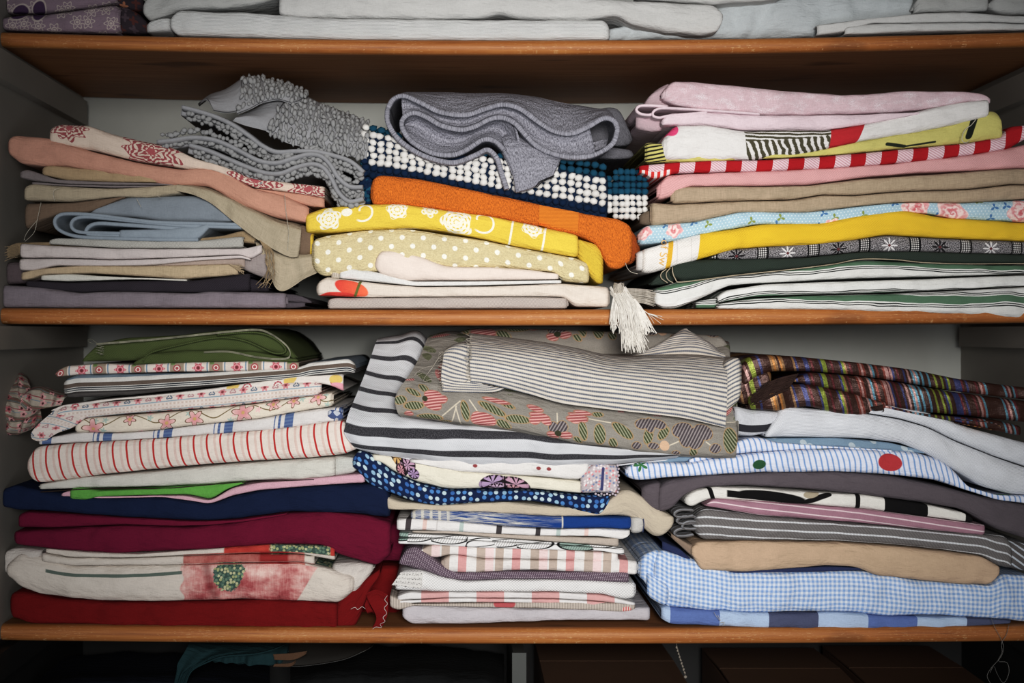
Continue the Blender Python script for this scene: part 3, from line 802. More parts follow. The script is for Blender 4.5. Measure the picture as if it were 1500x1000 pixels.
def shelf(label, f, th):
    """a board with a sagging front, and its rounded front edge"""
    xs = np.linspace(XL*1000+.3, XR*1000-.3, 60); n = len(xs); T = np.array([f(x) for x in xs])
    zt = ZH*1000+VZ-T
    def prof(pr):
        V = np.array([[(x, yy, (zz if yy < 40 else zz)+zt[i]) for yy, zz in pr] for i, x in enumerate(xs)]); M = len(pr)
        fc = grid_faces(n, M, True); c = np.array([[0, 0, 0, 0]])
        uv = np.array([[(x, yy+zz) for yy, zz in pr] for x in xs]).reshape(-1, 2)
        return V.reshape(-1, 3)*.001, fc, uv
    a = [(11, 0), (372, 0), (372, -th), (11, -th)]
    b = [(12, -.2)]+[(11.5-11.5*math.sin(t)**.75 if math.sin(t) > 0 else 11.5, -th/2+math.cos(t)*(th/2-.1)) for t in np.linspace(0, PI, 13)]+[(12, -th+.2)]
    m1 = MB(); m1.add(*prof(a)); o = m1.build('shelf_board', WOOD, smooth=False)
    m2 = MB(); m2.add(*prof(b)); m2.build('front_edge', EDGE, o)['label'] = 'rounded front edge, lighter and worn at the arris'
    tag(o, label, 'shelf', 'wooden cupboard shelves')
    return o
shelf('upper brown wooden shelf board, its underside in view, carrying the white linen', lambda x: 57-12*((x-750)/750)**2, 21.5)
shelf('middle orange-brown wooden shelf board seen edge-on between the two rows of folded fabric', lambda x: 453-3.5*((x-650)/800)**2, 23.5)
shelf('lower orange-brown wooden shelf board under the red, grey and blue-checked bottom cloths', lambda x: 921-5*((x-800)/760)**2, 24)
# ================================================================ middle shelf, left stack
GA, GB, GC = 'folded fabrics in the left stack on the middle shelf', 'folded textiles in the centre stack on the middle shelf', 'folded cloths in the right stack on the middle shelf'
def F(name, label, cat, grp, mat, lobes, **k):
    o = fold(name, mat, lobes, **k); return tag(o, label, cat, grp)
def part(parent, name, mat, lobes, label=None, **k):
    o = fold(name, mat, lobes, parent=parent, **k)
    if label: o['label'] = label
    return o
def threads(parent, name, mat, lines, r=.4, label=None, y=-3):
    sep = name in ('loose_thread', 'zigzag_stitching'); mbs = [MB() for _ in lines] if sep else [MB()]
    for i, l in enumerate(lines): thread(mbs[i if sep else 0], l, r, y)
    for m in mbs:
        o = m.build(name, mat, parent)
        if label: o['label'] = label
    return o
M_mauve = plain('mauve_linen', '#887d85', kind='linen'); M_plum = plain('plum_wool', '#39323b', kind='twill', weave=.2)
M_pale = plain('pale_cream', '#ccc9be'); M_rough = plain('beige_hessian', sat=.98, fn='#bba98f', kind='linen', weave=.16); M_oat = plain('oatmeal', '#a5937f', kind='linen')
M_pkbeige = plain('dusty_beige', '#a89488'); M_pkwhite = plain('pinkish_white_linen', '#c9bdb9', kind='linen', weave=.07)
M_herr = plain('pale_herringbone', '#b7b4ac', kind='herring'); M_tan = plain('tan_linen', sat=.98, fn='#a08d72', kind='linen', weave=.16); M_tan2 = plain('tan_drape', sat=.95, fn='#ada18c', kind='linen', weave=.12)
M_brown = plain('brown_linen', sat=.98, fn='#7c6a5a', kind='linen'); M_bw1 = plain('slate_felt', '#838c95', weave=.08, bump=.25); M_bw2 = plain('blue_grey_felt', '#8c98a3', weave=.08, bump=.25)
M_lil = plain('lilac_grey', '#857a7a', kind='linen'); M_straw = plain('straw_beige', sat=.98, fn='#ac977a', kind='linen'); M_terra = plain('dusty_terracotta', sat=.84, fn='#c08b73', weave=.08)
M_thread = plain('pale_thread', '#c8c0ae'); M_red_print = cloth('cream_red_print', p_redprint, kind='linen', weave=.07)
o = F('folded_linen', 'long mauve-grey linen cloth at the foot of the left stack, on the middle shelf', 'cloth', GA, M_mauve,
  [(z('B',(0,590),(180,600),(350,626),(480,618),(860,627),(900,618),(1100,622),(1255,626)), z('B',(0,692),(1255,694)))], nest=2, y=6)
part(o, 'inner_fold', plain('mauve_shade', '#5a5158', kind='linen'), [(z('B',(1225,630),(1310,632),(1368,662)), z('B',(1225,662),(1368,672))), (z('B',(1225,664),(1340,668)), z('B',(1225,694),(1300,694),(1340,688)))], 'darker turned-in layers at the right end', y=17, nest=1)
F('folded_wool', 'dark plum charcoal folded cloth lying on the mauve-grey linen', 'cloth', GA, M_plum,
  [(z('B',(110,572),(300,580),(600,572),(860,570),(1095,538)), z('B',(110,598),(350,626),(480,618),(600,622),(860,626),(1095,618))), (z('B',(1000,560),(1100,560),(1180,590)), z('B',(1000,622),(1180,622)), 16)], nest=2, y=10)
F('folded_cotton', 'thin pale cream sliver of cloth between the plum and the beige hessian', 'cloth', GA, M_pale,
  [(z('B',(180,548),(300,541),(450,552),(640,562),(820,567)), z('B',(185,571),(300,576),(480,570),(640,566),(820,574)))], nest=1, y=9)
o = F('folded_hessian', 'beige rough-woven folded cloth with a frayed right end under the pinkish white linen', 'cloth', GA, M_rough,
  [(z('B',(90,535),(190,518),(320,506),(600,507),(1010,498),(1045,510)), z('B',(95,572),(150,562),(190,545),(400,540),(620,553),(800,566),(1045,546)))], nest=2, y=5)
threads(o, 'frayed_edge', M_rough, [z('B',(1005+3*i,500+i*2.2),(1030+2*i+(i%3)*6,505+i*2),(1052+(i%4)*7,500+i*3)) for i in range(16)], .45, 'frayed threads at the right end', 4)
F('folded_cotton', 'thin dusty beige cloth showing as a narrow wedge above the beige hessian', 'cloth', GA, M_pkbeige,
  [(z('B',(600,507),(850,482),(1068,470)), z('B',(600,512),(1000,504),(1075,520)))], nest=1, y=12)
o = F('folded_linen', 'pinkish white linen folded double, mid-height in the left stack', 'cloth', GA, M_pkwhite,
  [(z('B',(82,406),(200,416),(500,430),(800,432),(1070,430),(1150,412)), z('B',(82,472),(300,473),(500,480),(800,470),(1060,458),(1095,480),(1150,450))),
   (z('B',(82,474),(300,475),(500,482),(800,472),(1060,460),(1100,475)), z('B',(86,528),(150,530),(240,506),(400,508),(650,506),(900,482),(1065,474),(1100,484)))], nest=2, y=4)
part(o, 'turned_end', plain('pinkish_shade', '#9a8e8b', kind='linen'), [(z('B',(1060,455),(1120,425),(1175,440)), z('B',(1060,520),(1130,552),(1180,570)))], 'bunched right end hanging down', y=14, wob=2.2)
o = F('folded_linen', 'coarse tan cloth with fraying ends, behind the pale herringbone cloth', 'cloth', GA, M_tan,
  [(z('B',(20,428),(60,404),(200,402),(500,396),(880,385),(980,374),(1080,345),(1125,360)), z('B',(20,474),(200,425),(500,428),(880,398),(1060,405),(1125,412)))], nest=2, y=20)
threads(o, 'fringe', M_tan, [z('B',(1140,395),(1165+i*4,440),(1175+i*5-(i%3)*9,490),(1170+(i%4)*12,540+(i%3)*10),(1125+i*8,590+(i%2)*15)) for i in range(9)], .55, 'loose tan fringe threads at the right end', 2)
threads(o, 'fringe', M_tan, [z('B',(78,415+i*6),(50,420+i*6),(20+(i%3)*6,425+i*6+(i%2)*8)) for i in range(10)], .55, 'loose tan fringe threads at the left end', 2)
F('folded_cloth', 'brown mauve cloth whose left corner pokes out below the pinkish white linen', 'cloth', GA, plain('brown_mauve', '#66565a', kind='linen'),
  [(z('B',(4,500),(45,488),(100,492),(300,535)), z('B',(6,592),(100,585),(300,545)))], nest=2, y=22)
F('folded_twill', 'pale grey herringbone cloth with square ends under the blue-grey felt', 'cloth', GA, M_herr,
  [(z('B',(215,395),(250,384),(600,395),(840,398),(1055,377)), z('B',(215,412),(500,429),(800,431),(1068,428)))], nest=2, y=5)
# blue-grey felt: its folded edge shows as a loop
mb = MB()
ribbon(mb, z('B',(870,392),(700,392),(500,386),(340,378),(262,352),(238,318),(252,288),(300,278),(420,284),(560,302),(700,316),(930,322),(1080,326)), 5.5, 4, 300)
ribbon(mb, z('B',(850,365),(600,366),(430,362),(345,358),(312,336),(322,304),(370,292),(460,298),(600,312),(800,330),(1060,338)), 5.5, 5, 300)
ribbon(mb, z('B',(860,380),(600,376),(400,370),(380,345),(420,322),(520,325),(800,345)), 6, 6, 300)
o = mb.build('folded_felt', M_bw2); tag(o, 'blue-grey felted cloth folded in a loop open to the right', 'cloth', GA)
part(o, 'hem', M_bw2, [(z('B',(520,348),(700,345),(920,322)), z('B',(520,384),(700,390),(865,397),(920,340)))], 'stitched hem of the felt', y=3, nest=0)
F('folded_felt', 'slate grey bulging cloth squeezed under the tan linen, above the blue-grey loop', 'cloth', GA, M_bw1,
  [(z('B',(380,285),(450,235),(560,202),(850,195),(905,205),(1015,290)), z('B',(380,285),(600,296),(700,312),(950,318),(1040,312)))], nest=2, y=12, rnd='L')
mbt = MB()
fold('x', None, [(z('B',(100,162),(130,143),(300,157),(500,167),(640,158),(780,148)), z('B',(105,218),(300,226),(520,203),(650,207),(790,190)))], y=6, nest=1, mb=mbt, seed=5)
loft('x', None, [(z('B',(770,178),(850,196),(930,235),(1010,300),(1130,392),(1255,462),(1310,468)), 3), (z('B',(775,160),(870,178),(980,225),(1080,290),(1180,360),(1270,415),(1318,420)), 2), (z('B',(780,148),(900,165),(1010,210),(1080,245),(1210,312),(1280,330),(1325,345)), 10), (z('B',(790,142),(900,150),(1010,190),(1100,225),(1220,290),(1300,315),(1335,330)), 60)], 70, 24, 1.6, mb=mbt, wob=1.2, lam=50)
loft('x', None, [(z('B',(1180,500),(1205,595),(1250,618),(1330,570),(1400,535)), 22), (z('B',(1140,455),(1220,510),(1280,540),(1350,520),(1395,500)), 16), (z('B',(1120,400),(1200,440),(1270,462),(1340,462),(1385,460)), 18), (z('B',(1100,370),(1200,410),(1280,430),(1340,430),(1380,425)), 60)], 50, 24, 1.6, mb=mbt, wob=1.5, seed=3, lam=40)
o = mbt.build('draped_linen', M_tan2); tag(o, 'beige linen with ragged edge draped down the right side of the left stack', 'cloth', GA)
part(o, 'hanging_flap', M_brown, [(z('B',(105,232),(300,228),(500,207),(545,202)), z('B',(112,345),(170,312),(260,280),(380,276),(480,232),(545,207)))], 'brown frayed flap at the left', y=7, nest=0)
part(o, 'rolled_end', M_brown, [(z('B',(1300,330),(1340,318),(1375,360)), z('B',(1298,460),(1340,465),(1372,450)))], 'brown rolled right end', y=14, nest=2)
threads(o, 'loose_thread', M_thread, [z('B',(1250,195),(1258,280),(1268,350),(1266,400),(1264,440)), z('B',(600,212),(612,235),(620,250)), z('B',(180,230),(165,300),(150,360),(110,400)), z('B',(165,305),(120,360),(105,395)), z('B',(240,225),(235,180),(260,165)), z('B',(690,200),(705,208))], .4, 'pale loose threads hanging from the edge', -4)
F('folded_cotton', 'thin lilac-grey layered cloth with raw edges under the straw beige cloth', 'cloth', GA, M_lil,
  [(z('B',(88,92),(110,80),(145,90),(250,128),(500,140),(775,146)), z('B',(92,122),(150,135),(300,148),(500,152),(775,152))), (z('B',(140,138),(300,150),(500,154),(775,154)), z('B',(150,150),(300,158),(500,165),(775,162)), 3)], nest=1, y=9, sheet=1)
F('folded_linen', 'straw beige folded cloth directly under the dusty terracotta fabric', 'cloth', GA, M_straw,
  [(z('B',(180,75),(205,62),(250,66),(500,86),(720,128)), z('B',(182,105),(280,130),(500,139),(720,142)))], nest=2, y=7)
o = F('folded_cotton', 'dusty terracotta pink plain fabric slanting down to the right over the left stack', 'cloth', GA, M_terra,
  [(z('A',(32,605),(60,590),(210,602),(400,662),(600,712),(800,742))+z('B',(905,72),(1000,92),(1110,166),(1250,196),(1355,245)), z('A',(40,680),(80,716),(180,727))+z('B',(300,70),(500,106),(700,146),(800,157),(900,152),(960,182),(1040,232),(1200,292),(1340,316)))], nest=2, y=4, seed=11)
part(o, 'turned_end', M_terra, [(z('B',(1110,166),(1350,192),(1425,208)), z('B',(1110,172),(1355,245),(1425,252)))], y=13, nest=1)
F('folded_print', 'cream linen with dark red flower print lying under the grey chenille mat', 'cloth', GA, M_red_print,
  [(z('A',(215,562),(250,540),(380,547),(480,582),(600,612),(750,642),(850,692))+z('B',(1000,76),(1100,122),(1425,156)), z('A',(213,620),(260,641),(400,657),(600,707),(830,742))+z('B',(930,86),(1000,112),(1110,162),(1300,187),(1425,210)))], nest=2, y=5, seed=4)
# grey chenille bath mat
M_felt = plain('grey_mat_backing', '#97979a', weave=.07, bump=.3); M_chen = plain('grey_chenille', '#949494', weave=.14, bump=.3)
h1 = z('M',(240,240),(330,262),(450,300),(560,352),(660,420),(740,480),(830,520),(950,516),(1080,518),(1200,545),(1300,582),(1380,650))
h2 = z('M',(85,458),(180,448),(300,430),(420,440),(520,475),(620,525),(720,575),(830,590),(930,562),(1030,536),(1110,546),(1170,600),(1220,680),(1290,737),(1375,742))
h3 = z('M',(285,478),(400,512),(520,562),(640,612),(760,652),(860,655),(960,616),(1060,596),(1130,622),(1180,692),(1220,772),(1290,832),(1380,815))
mb = MB()
for h, yy in ((h1, 8), (h2, 4), (h3, 3)): ribbon(mb, [(a, b+6) for a, b in h], 14, yy+12, 220, wob=.6)
def drop(h, d): return [(a, b+d) for a, b in h]
rows_R = [(z('M',(770,395),(900,468),(1050,505),(1200,530),(1400,580)), 12), (z('M',(800,340),(950,400),(1090,430),(1240,470),(1410,500)), 9), (z('M',(850,265),(960,320),(1100,360),(1250,400),(1415,440)), 18), (z('M',(920,200),(1020,230),(1130,275),(1260,320),(1415,365)), 45), (z('M',(1010,165),(1080,205),(1180,245),(1300,290),(1415,340)), 90), (z('M',(1020,180),(1080,220),(1180,260),(1300,300),(1415,350)), 160)]
gR = loft('x', None, rows_R, 60, 36, 3, mb=mb, wob=1.5)
rows_T = [(z('M',(585,285),(660,255),(740,215),(840,192),(930,215)), 26), (z('M',(600,200),(690,190),(790,165),(890,165),(980,200)), 32), (z('M',(610,115),(690,105),(790,110),(900,130),(1010,175)), 52), (z('M',(618,62),(700,50),(810,75),(920,105),(1030,165)), 90), (z('M',(630,70),(700,60),(810,85),(920,115),(1030,170)), 170)]
gT = loft('x', None, rows_T, 50, 30, 3, mb=mb, wob=1)
loft('x', None, [(z('M',(440,262),(520,275),(600,262),(690,215)), 30), (z('M',(400,190),(470,200),(560,180),(620,130)), 40), (z('M',(350,215),(420,165),(520,130),(620,62)), 70), (z('M',(345,230),(420,175),(520,140),(625,75)), 140)], 40, 20, 3, mb=mb)
loft('x', None, [(z('M',(560,330),(640,360),(740,385),(800,400)), 14), (z('M',(580,310),(660,305),(740,330),(790,370)), 12), (z('M',(600,300),(680,285),(760,275),(850,260)), 24), (z('M',(620,290),(700,255),(800,200),(900,190)), 48)], 40, 20, 3, mb=mb)
cs, ss = [], []
rg = np.random.RandomState(8)
def on_grid(g, step, size, jit=.25):
    nv, nu = g.shape[:2]
    acc = -1e9; L = 0
    for i in range(nv):
        if i: L += np.linalg.norm(g[i,nu//2]-g[i-1,nu//2])*1000
        if L-acc < step: continue
        acc = L; d = np.concatenate([[0], np.cumsum(np.linalg.norm(np.diff(g[i], axis=0), axis=1))])*1000
        t = np.arange(rg.uniform(0, step), d[-1], step*.95)+rg.uniform(-jit, jit, len(np.arange(rg.uniform(0, 0)+0, 1, 1)))
        for q in t:
            c = np.array([np.interp(q, d, g[i,:,k]) for k in range(3)])
            cs.append(c+rg.uniform(-.001, .001, 3)-np.array([0, .0022, -.001])); s = size*rg.uniform(.8, 1.2); ss.append((s*.75, s*.9, s*1.25))
on_grid(gR[1:26], 8.0, 4.6); on_grid(gT[4:22], 8.0, 4.6)
for h, d0, n_, yy in ((h1, 8.5, 2, 10), (h2, -7.5, 1, 8), (h2, 8.5, 1, 10), (h3, 8, 2, 8)):
    q = resample(h, 200); d = np.concatenate([[0], np.cumsum(np.linalg.norm(np.diff(q, axis=0), axis=1))])
    for r in range(n_):
        for t in np.arange(10, d[-1]-4, 5.6):
            px = np.interp(t, d, q[:,0]); py = np.interp(t, d, q[:,1])
            cs.append(P3(px+rg.uniform(-1.5, 1.5), py+d0+r*6.5*np.sign(d0)+rg.uniform(-1, 1), (yy+r*5)*.001)); s = 4.6*rg.uniform(.8, 1.2); ss.append((s*1.05, s, s*.9))
t_ = np.linspace(0, 1, 40)
for k in range(230):
    px, py = 495+rg.uniform(0, 1)*38, 238+rg.uniform(0, 1)*62
    if py > 250+(px-495)*.9: cs.append(P3(px, py, .018)); s = 3.8; ss.append((s, s, s))
cs = [c+rg.normal(0, .0011, 3) for c in cs]; ss = [(a*rg.uniform(.75, 1.25), b, c*rg.uniform(.75, 1.25)) for a, b, c in ss]
mp = MB(); blobs(mp, cs, ss)
o = mb.build('bath_mat', M_felt); tag(o, 'grey chenille bath mat with looped pile, folded in waves on top of the left stack', 'bath mat')
q = mp.build('looped_pile', M_chen, o); q['kind'] = 'stuff'; q['label'] = 'twisted chenille loops'
for h, yy in ((h1, 8), (h2, 4), (h3, 3)):
    mp = MB(); ribbon(mp, h, 9, yy-6, 60, wob=.6); mp.build('bound_edge', M_felt, o)['label'] = 'smooth rolled hem'

# ================================================================ middle shelf, centre stack
M_bh = plain('beige_herringbone', '#bcafa6', kind='herring', weave=.14); M_tul = cloth('tulip_linen', p_tulip, sat=.92, kind='linen', weave=.08)
M_wht = plain('white_cotton', '#d5d3cf'); M_peach = plain('peach_cream', '#dfcdc0', weave=.06, bump=.3); M_dot = cloth('pale_dotted', p_paledots, kind='seersucker')
M_emb = cloth('yellow_embroidered', p_embroidery, sat=.9, kind='seersucker', weave=.08, fine=.5); M_yel = plain('yellow_seersucker', sat=.92, fn='#cfb02c', kind='seersucker')
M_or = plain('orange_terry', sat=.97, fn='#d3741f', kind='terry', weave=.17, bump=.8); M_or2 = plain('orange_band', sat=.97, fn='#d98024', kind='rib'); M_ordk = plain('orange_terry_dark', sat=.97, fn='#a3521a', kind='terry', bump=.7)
F('folded_twill', 'beige herringbone folded cloth at the foot of the centre stack on the middle shelf', 'cloth', GB, M_bh,
  [(z('D',(140,440),(165,432),(300,433),(600,430),(1000,429),(1112,432)), z('D',(140,478),(1115,477)))], nest=2, y=5)
o = F('tea_towel', 'off-white linen towel with a red-orange tulip print at its left end', 'tea towel', GB, M_tul,
  [(z('D',(95,372),(130,346),(200,356),(330,372),(500,388),(800,386),(1100,374),(1285,388)), z('D',(106,425),(300,432),(600,429),(1000,428),(1108,430),(1140,470),(1285,472)))], nest=2, y=4, seed=2)
part(o, 'inner_fold', M_tul, [(z('D',(150,320),(170,315),(192,318)), z('D',(152,352),(192,357)))], y=7, nest=1) if False else None
M_fr = plain('cream_fringe', '#d8d2c8', weave=.15, bump=.2)
mb = MB(); rg = random.Random(4)
for i in range(110):   # the long tassel
    a = rg.random(); bx = 905+a*26; ex = 915+a*30+rg.uniform(-7, 7); L = rg.uniform(.72, 1.0)
    thread(mb, [(893+a*24, 424+rg.uniform(-5, 6), 2-6*a), (bx, 446, -9-rg.uniform(0, 5)), (bx+4+rg.uniform(-4, 4), 446+30*L, -10-rg.uniform(0, 6)), (ex, 446+72*L, -9-rg.uniform(0, 5))], rg.uniform(.45, .8), n=14)
for i in range(50):
    a = rg.random(); thread(mb, [(900+a*10, 428, -2), (896+a*16, 446, -9), (894+a*20+rg.uniform(-3, 3), 466, -9-rg.uniform(0, 4)), (893+a*26+rg.uniform(-4, 4), 482+rg.uniform(-8, 8), -8)], rg.uniform(.45, .75), n=12)
for i in range(46):
    a = rg.random(); thread(mb, [(914+a*8, 428, -4), (930+a*10, 450, -9), (936+a*14+rg.uniform(-3, 3), 470, -9), (938+a*20+rg.uniform(-5, 5), 486+rg.uniform(-8, 5), -8)], rg.uniform(.45, .75), n=12)
for i in range(8): thread(mb, [(935, 450, -6), (948, 458, -9), (958+i*2, 466+rg.uniform(-4, 8), -9)], .4, n=10)
mb.build('tassel', M_fr, o)['label'] = 'long cream tassel hanging over the shelf edge'
mb = MB()
for i in range(46):   # the knot: a turned bunch of yarn
    a = i/46; t = np.linspace(0, 1, 12); r0 = 9+rg.uniform(-2, 2)
    thread(mb, [(897+r0*.3+14*q+rg.uniform(-.4, .4), 424+r0*math.cos(PI*q+a*6)*(.9), 2-8*math.sin(PI*q)-r0*.5*math.sin(a*6)) for q in t], .9, n=24)
for i in range(70):
    a = rg.random()*2*PI; r = 11*rg.random()**.5; thread(mb, [(912, 428+r*math.sin(a)*.5, 0+r*.4*math.cos(a)), (928, 432+r*math.sin(a)*.9, -3+r*.5*math.cos(a)), (945, 434+r*math.sin(a), -2+r*.6*math.cos(a)), (955+rg.uniform(-3, 6), 437+r*1.1*math.sin(a), r*.6*math.cos(a))], rg.uniform(.6, .9), n=14)
mb.build('knot', plain('cream_knot', '#bdb3a4', weave=.2), o)['label'] = 'knotted yarn at the right end'
o = F('folded_cotton', 'thin white cloth with a woven tan tag under the peach cream cloth', 'cloth', GB, M_wht,
  [(z('D',(188,318),(230,311),(330,326),(480,366),(700,366),(1080,361)), z('D',(190,354),(330,368),(500,386),(700,384),(1090,374)))], nest=1, y=5)
part(o, 'woven_tag', cloth('tan_tag', lambda g: g.mix((g.u*2.2).sin().gt(0), '#9c8a76', '#cfc6b8')), [(z('D',(152,318),(190,315)), z('D',(153,354),(190,355)))], 'small striped tan tag at the left end', y=7, nest=1)
F('folded_cotton', 'peach cream soft cloth with a rounded lump at its left end', 'cloth', GB, M_peach,
  [(z('D',(328,270),(348,242),(420,237),(500,255),(560,280),(625,305),(800,307),(960,318),(1078,335)), z('D',(332,325),(380,350),(450,363),(600,362),(800,362),(1080,358)))], nest=1, y=1, rnd='L', wob=1.4)
F('folded_seersucker', 'pale yellow crinkled cloth with white dots', 'cloth', GB, M_dot,
  [(z('D',(78,195),(130,178),(280,157),(460,150),(620,175),(740,190),(900,224),(1150,270),(1203,290)), z('D',(84,318),(110,345),(200,340),(340,325),(600,310),(850,312),(1070,330),(1090,365),(1200,374)))], nest=2, y=5, wob=1.8)
o = F('folded_tablecloth', 'bright yellow crinkled cloth with white embroidered flowers and curls', 'tablecloth', GB, M_emb,
  [(z('D',(48,92),(120,66),(280,50),(450,50),(600,72),(800,98),(1000,140),(1160,176)), z('D',(55,168),(160,166),(300,156),(480,148),(600,160),(740,186),(900,222),(1140,266)))], nest=1, y=4, seed=9, wob=1.2)
part(o, 'turned_end', M_yel, [(z('D',(1155,188),(1200,205),(1250,215),(1258,250)), z('D',(1155,268),(1195,318),(1215,370),(1262,380)))], 'plain yellow end hanging down at the right', y=10, nest=2, wob=2)
part(o, 'turned_corner', M_yel, [(z('D',(62,165),(80,168)), z('D',(64,262),(80,258)))], y=14, nest=0)
o = F('hand_towel', 'orange terry towel slanting under the navy and white bobbled mat', 'towel', GB, M_or,
  [(z('C',(318,450),(345,430),(500,445),(700,485),(1000,550),(1200,590),(1330,612),(1378,640)), z('D',(318,52),(480,57),(600,76),(800,102),(1000,142),(1165,182),(1245,218),(1275,312),(1330,318),(1368,290)))], nest=2, y=8, wob=1.3)
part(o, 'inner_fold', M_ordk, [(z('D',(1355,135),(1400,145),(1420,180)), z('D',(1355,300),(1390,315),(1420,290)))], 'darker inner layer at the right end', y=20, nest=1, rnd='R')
bv = surface_caster([o])
def strip_on(parent, name, mat, xa, xb, ya, yb, bvh, n=24, lift=.0009, lab=None):
    pts = []
    for i in range(n):
        t = i/(n-1)
        for j in range(8):
            s_ = j/7; pts.append((xa[0]+(xa[1]-xa[0])*t+(xb[0]-xa[0])*s_, xa[2]+(xa[3]-xa[2])*t+((xb[2]-xa[2])*(1-t)+(xb[3]-xa[3])*t)*s_))
    V = drape(pts, bvh, lift)
    q = mesh_obj(name, V, grid_faces(n, 8, False), mat, parent, np.array([(p[0], -p[1]) for p in pts]))
    if lab: q['label'] = lab
    return q
x0, x1 = 430+1000/2.778, 430+1160/2.778
strip_on(o, 'woven_band', M_or2, (x0, x0-1, 100+556/2.778, 280+139/2.778), (x1, x1, 100+586/2.778, 280+175/2.778), 0, 0, bv, lab='smooth ribbed band across the orange towel')
# navy and white bobbled mat
M_navy = plain('navy_mat', sat=1, fn='#17273f', weave=.15); M_bwh = plain('white_bobble', '#d6d3ce', weave=.1, bump=.4); M_bnv = plain('navy_bobble', sat=1, fn='#162b48', weave=.15, bump=.4); M_btl = plain('teal_bobble', sat=1, fn='#1f5066', weave=.15, bump=.4)
mb = MB()
fold('x', None, [(z('C',(296,262),(420,285),(640,340),(800,370),(1080,395),(1280,425)), z('C',(284,432),(330,440),(500,462),(700,500),(1000,565),(1200,600),(1280,612)))], y=16, nest=2, mb=mb, seed=3)
fold('x', None, [(z('C',(1285,445),(1330,420),(1400,425),(1440,470)), z('C',(1275,590),(1330,610),(1400,600),(1435,560)))], y=30, nest=1, mb=mb, seed=3, rnd='LR')
cs, ss, mi = [], [], []
rg = np.random.RandomState(5)
topc = np.array(z('C',(296,255),(420,278),(640,335),(800,365),(1080,388),(1280,418))); botc = np.array(z('C',(284,432),(330,440),(500,462),(700,500),(1000,565),(1200,600),(1280,612)))
for xx in np.arange(534, 891, 11.6):
    a = np.interp(xx, topc[:,0], topc[:,1]); b = np.interp(xx, botc[:,0], botc[:,1]); nrow = 7 if xx < 800 else 7
    for r in range(-1, 7):
        py = a+(b-a)*(r+.5)/6.6; f = (r+.5)/6.6*2-1; yy = 16+4+9*(1-math.sqrt(max(0, 1-f*f)))-5 if abs(f) < 1 else 24
        m = (3 if r < 0 or (r == 0 and xx > 815) else (1 if r < 5 else 2)) if xx > 545 else (1 if r < 4 else 2)
        if xx < 540 and r > 3: m = 2
        hemy = np.interp(xx, [566, 583, 610, 639, 667, 696, 714], [158, 203, 222, 234, 237, 227, 219])
        if 560 < xx < 714 and py < hemy+2: continue
        s = 6.9*rg.uniform(.92, 1.08); cs.append(P3(xx+rg.uniform(-1, 1)+(1.5 if r % 2 else 0), py+rg.uniform(-.8, .8), yy*.001)); ss.append((s, s*.85, s*.86)); mi.append(m)
for xx in np.arange(893, 951, 8.6):
    for r in range(8):
        py = 252+r*9.3; f = (py-285)/42
        e = 1-((xx-918)/34)**2
        if abs(f) > math.sqrt(max(.02, e))+.08: continue
        s = 5.9*rg.uniform(.9, 1.1); cs.append(P3(xx+rg.uniform(-1, 1), py+rg.uniform(-1, 1), (27+14*(1-math.sqrt(max(0, 1-min(1, f*f)))) + 10*(1-e))*.001)); ss.append((s, s, s*.95)); mi.append(3 if r < 4 else 1)
for k in range(44):
    px, py = 528+rg.uniform(0, 14), 240+rg.uniform(-2, 58); cs.append(P3(px, py, .022)); ss.append((4.6, 4.6, 4.6)); mi.append(3 if k % 3 == 0 else 2)
for k in range(18): cs.append(P3(548+k*2.2, 192+k*.5+rg.uniform(-2, 2), .035)); ss.append((5, 5, 5)); mi.append(3)
mp = MB(); blobs(mp, cs, ss, [k-1 for k in mi], 7)
o = mb.build('bath_mat', M_navy); tag(o, 'navy, teal and white bobbled bath mat folded under the grey terry towel', 'bath mat', GB)
q = mp.build('bobbled_pile', [M_bwh, M_bnv, M_btl], o); q['kind'] = 'stuff'; q['label'] = 'rows of white, navy and teal bobbles'
# grey terry towel
M_gt = plain('grey_terry', '#9695a0', kind='terry', weave=.26, bump=.9)
def lift_for(p, sil):
    s_ = np.array(sil); return (p[0], p[1], max(0, p[1]-np.interp(p[0], s_[:,0], s_[:,1])))
sil = z('C',(380,150),(410,95),(450,68),(520,60),(600,56),(800,62),(1000,72),(1200,112),(1300,142),(1320,200))
top_hem = [lift_for(p, sil) for p in z('C',(1316,235),(1300,212),(1262,204),(1200,238),(1130,266),(1060,256),(1000,222),(920,165),(850,148),(780,165),(700,190),(600,180),(520,142),(450,112),(405,125),(382,165))]
mid_hem = z('C',(860,335),(820,296),(770,290),(700,332),(640,352),(560,342),(480,296),(442,240),(448,200),(490,180),(545,200),(600,232),(680,250),(740,236),(800,206),(850,200),(900,222),(940,265),(985,312),(1050,345),(1130,360),(1220,352),(1295,310),(1316,262),(1316,235))
mid_hem = [(a, b, (16 if i > 8 and i < 17 else 3)) for i, (a, b) in enumerate(mid_hem)]
mb = MB()
ribbon(mb, mid_hem+top_hem[1:], 7.5, -2, 250, wob=1.2)
ribbon(mb, z('C',(382,165),(384,220),(425,285),(500,340),(580,372),(660,382),(740,352),(790,330),(828,365),(845,420),(868,490)), 7.5, -1, 250, wob=1)
ribbon(mb, z('C',(855,330),(885,385),(905,440),(912,498)), 7.5, -6, 120)
loft('x', None, [(z('C',(905,505),(960,490),(1010,462),(1055,438)), -6), (z('C',(895,440),(950,430),(1020,410),(1075,395)), -4), (z('C',(880,370),(935,360),(1010,360),(1085,376)), 0), (z('C',(850,300),(900,290),(985,318),(1090,368)), 10), (z('C',(840,260),(900,250),(985,300),(1090,360)), 50)], 40, 26, 6, mb=mb)
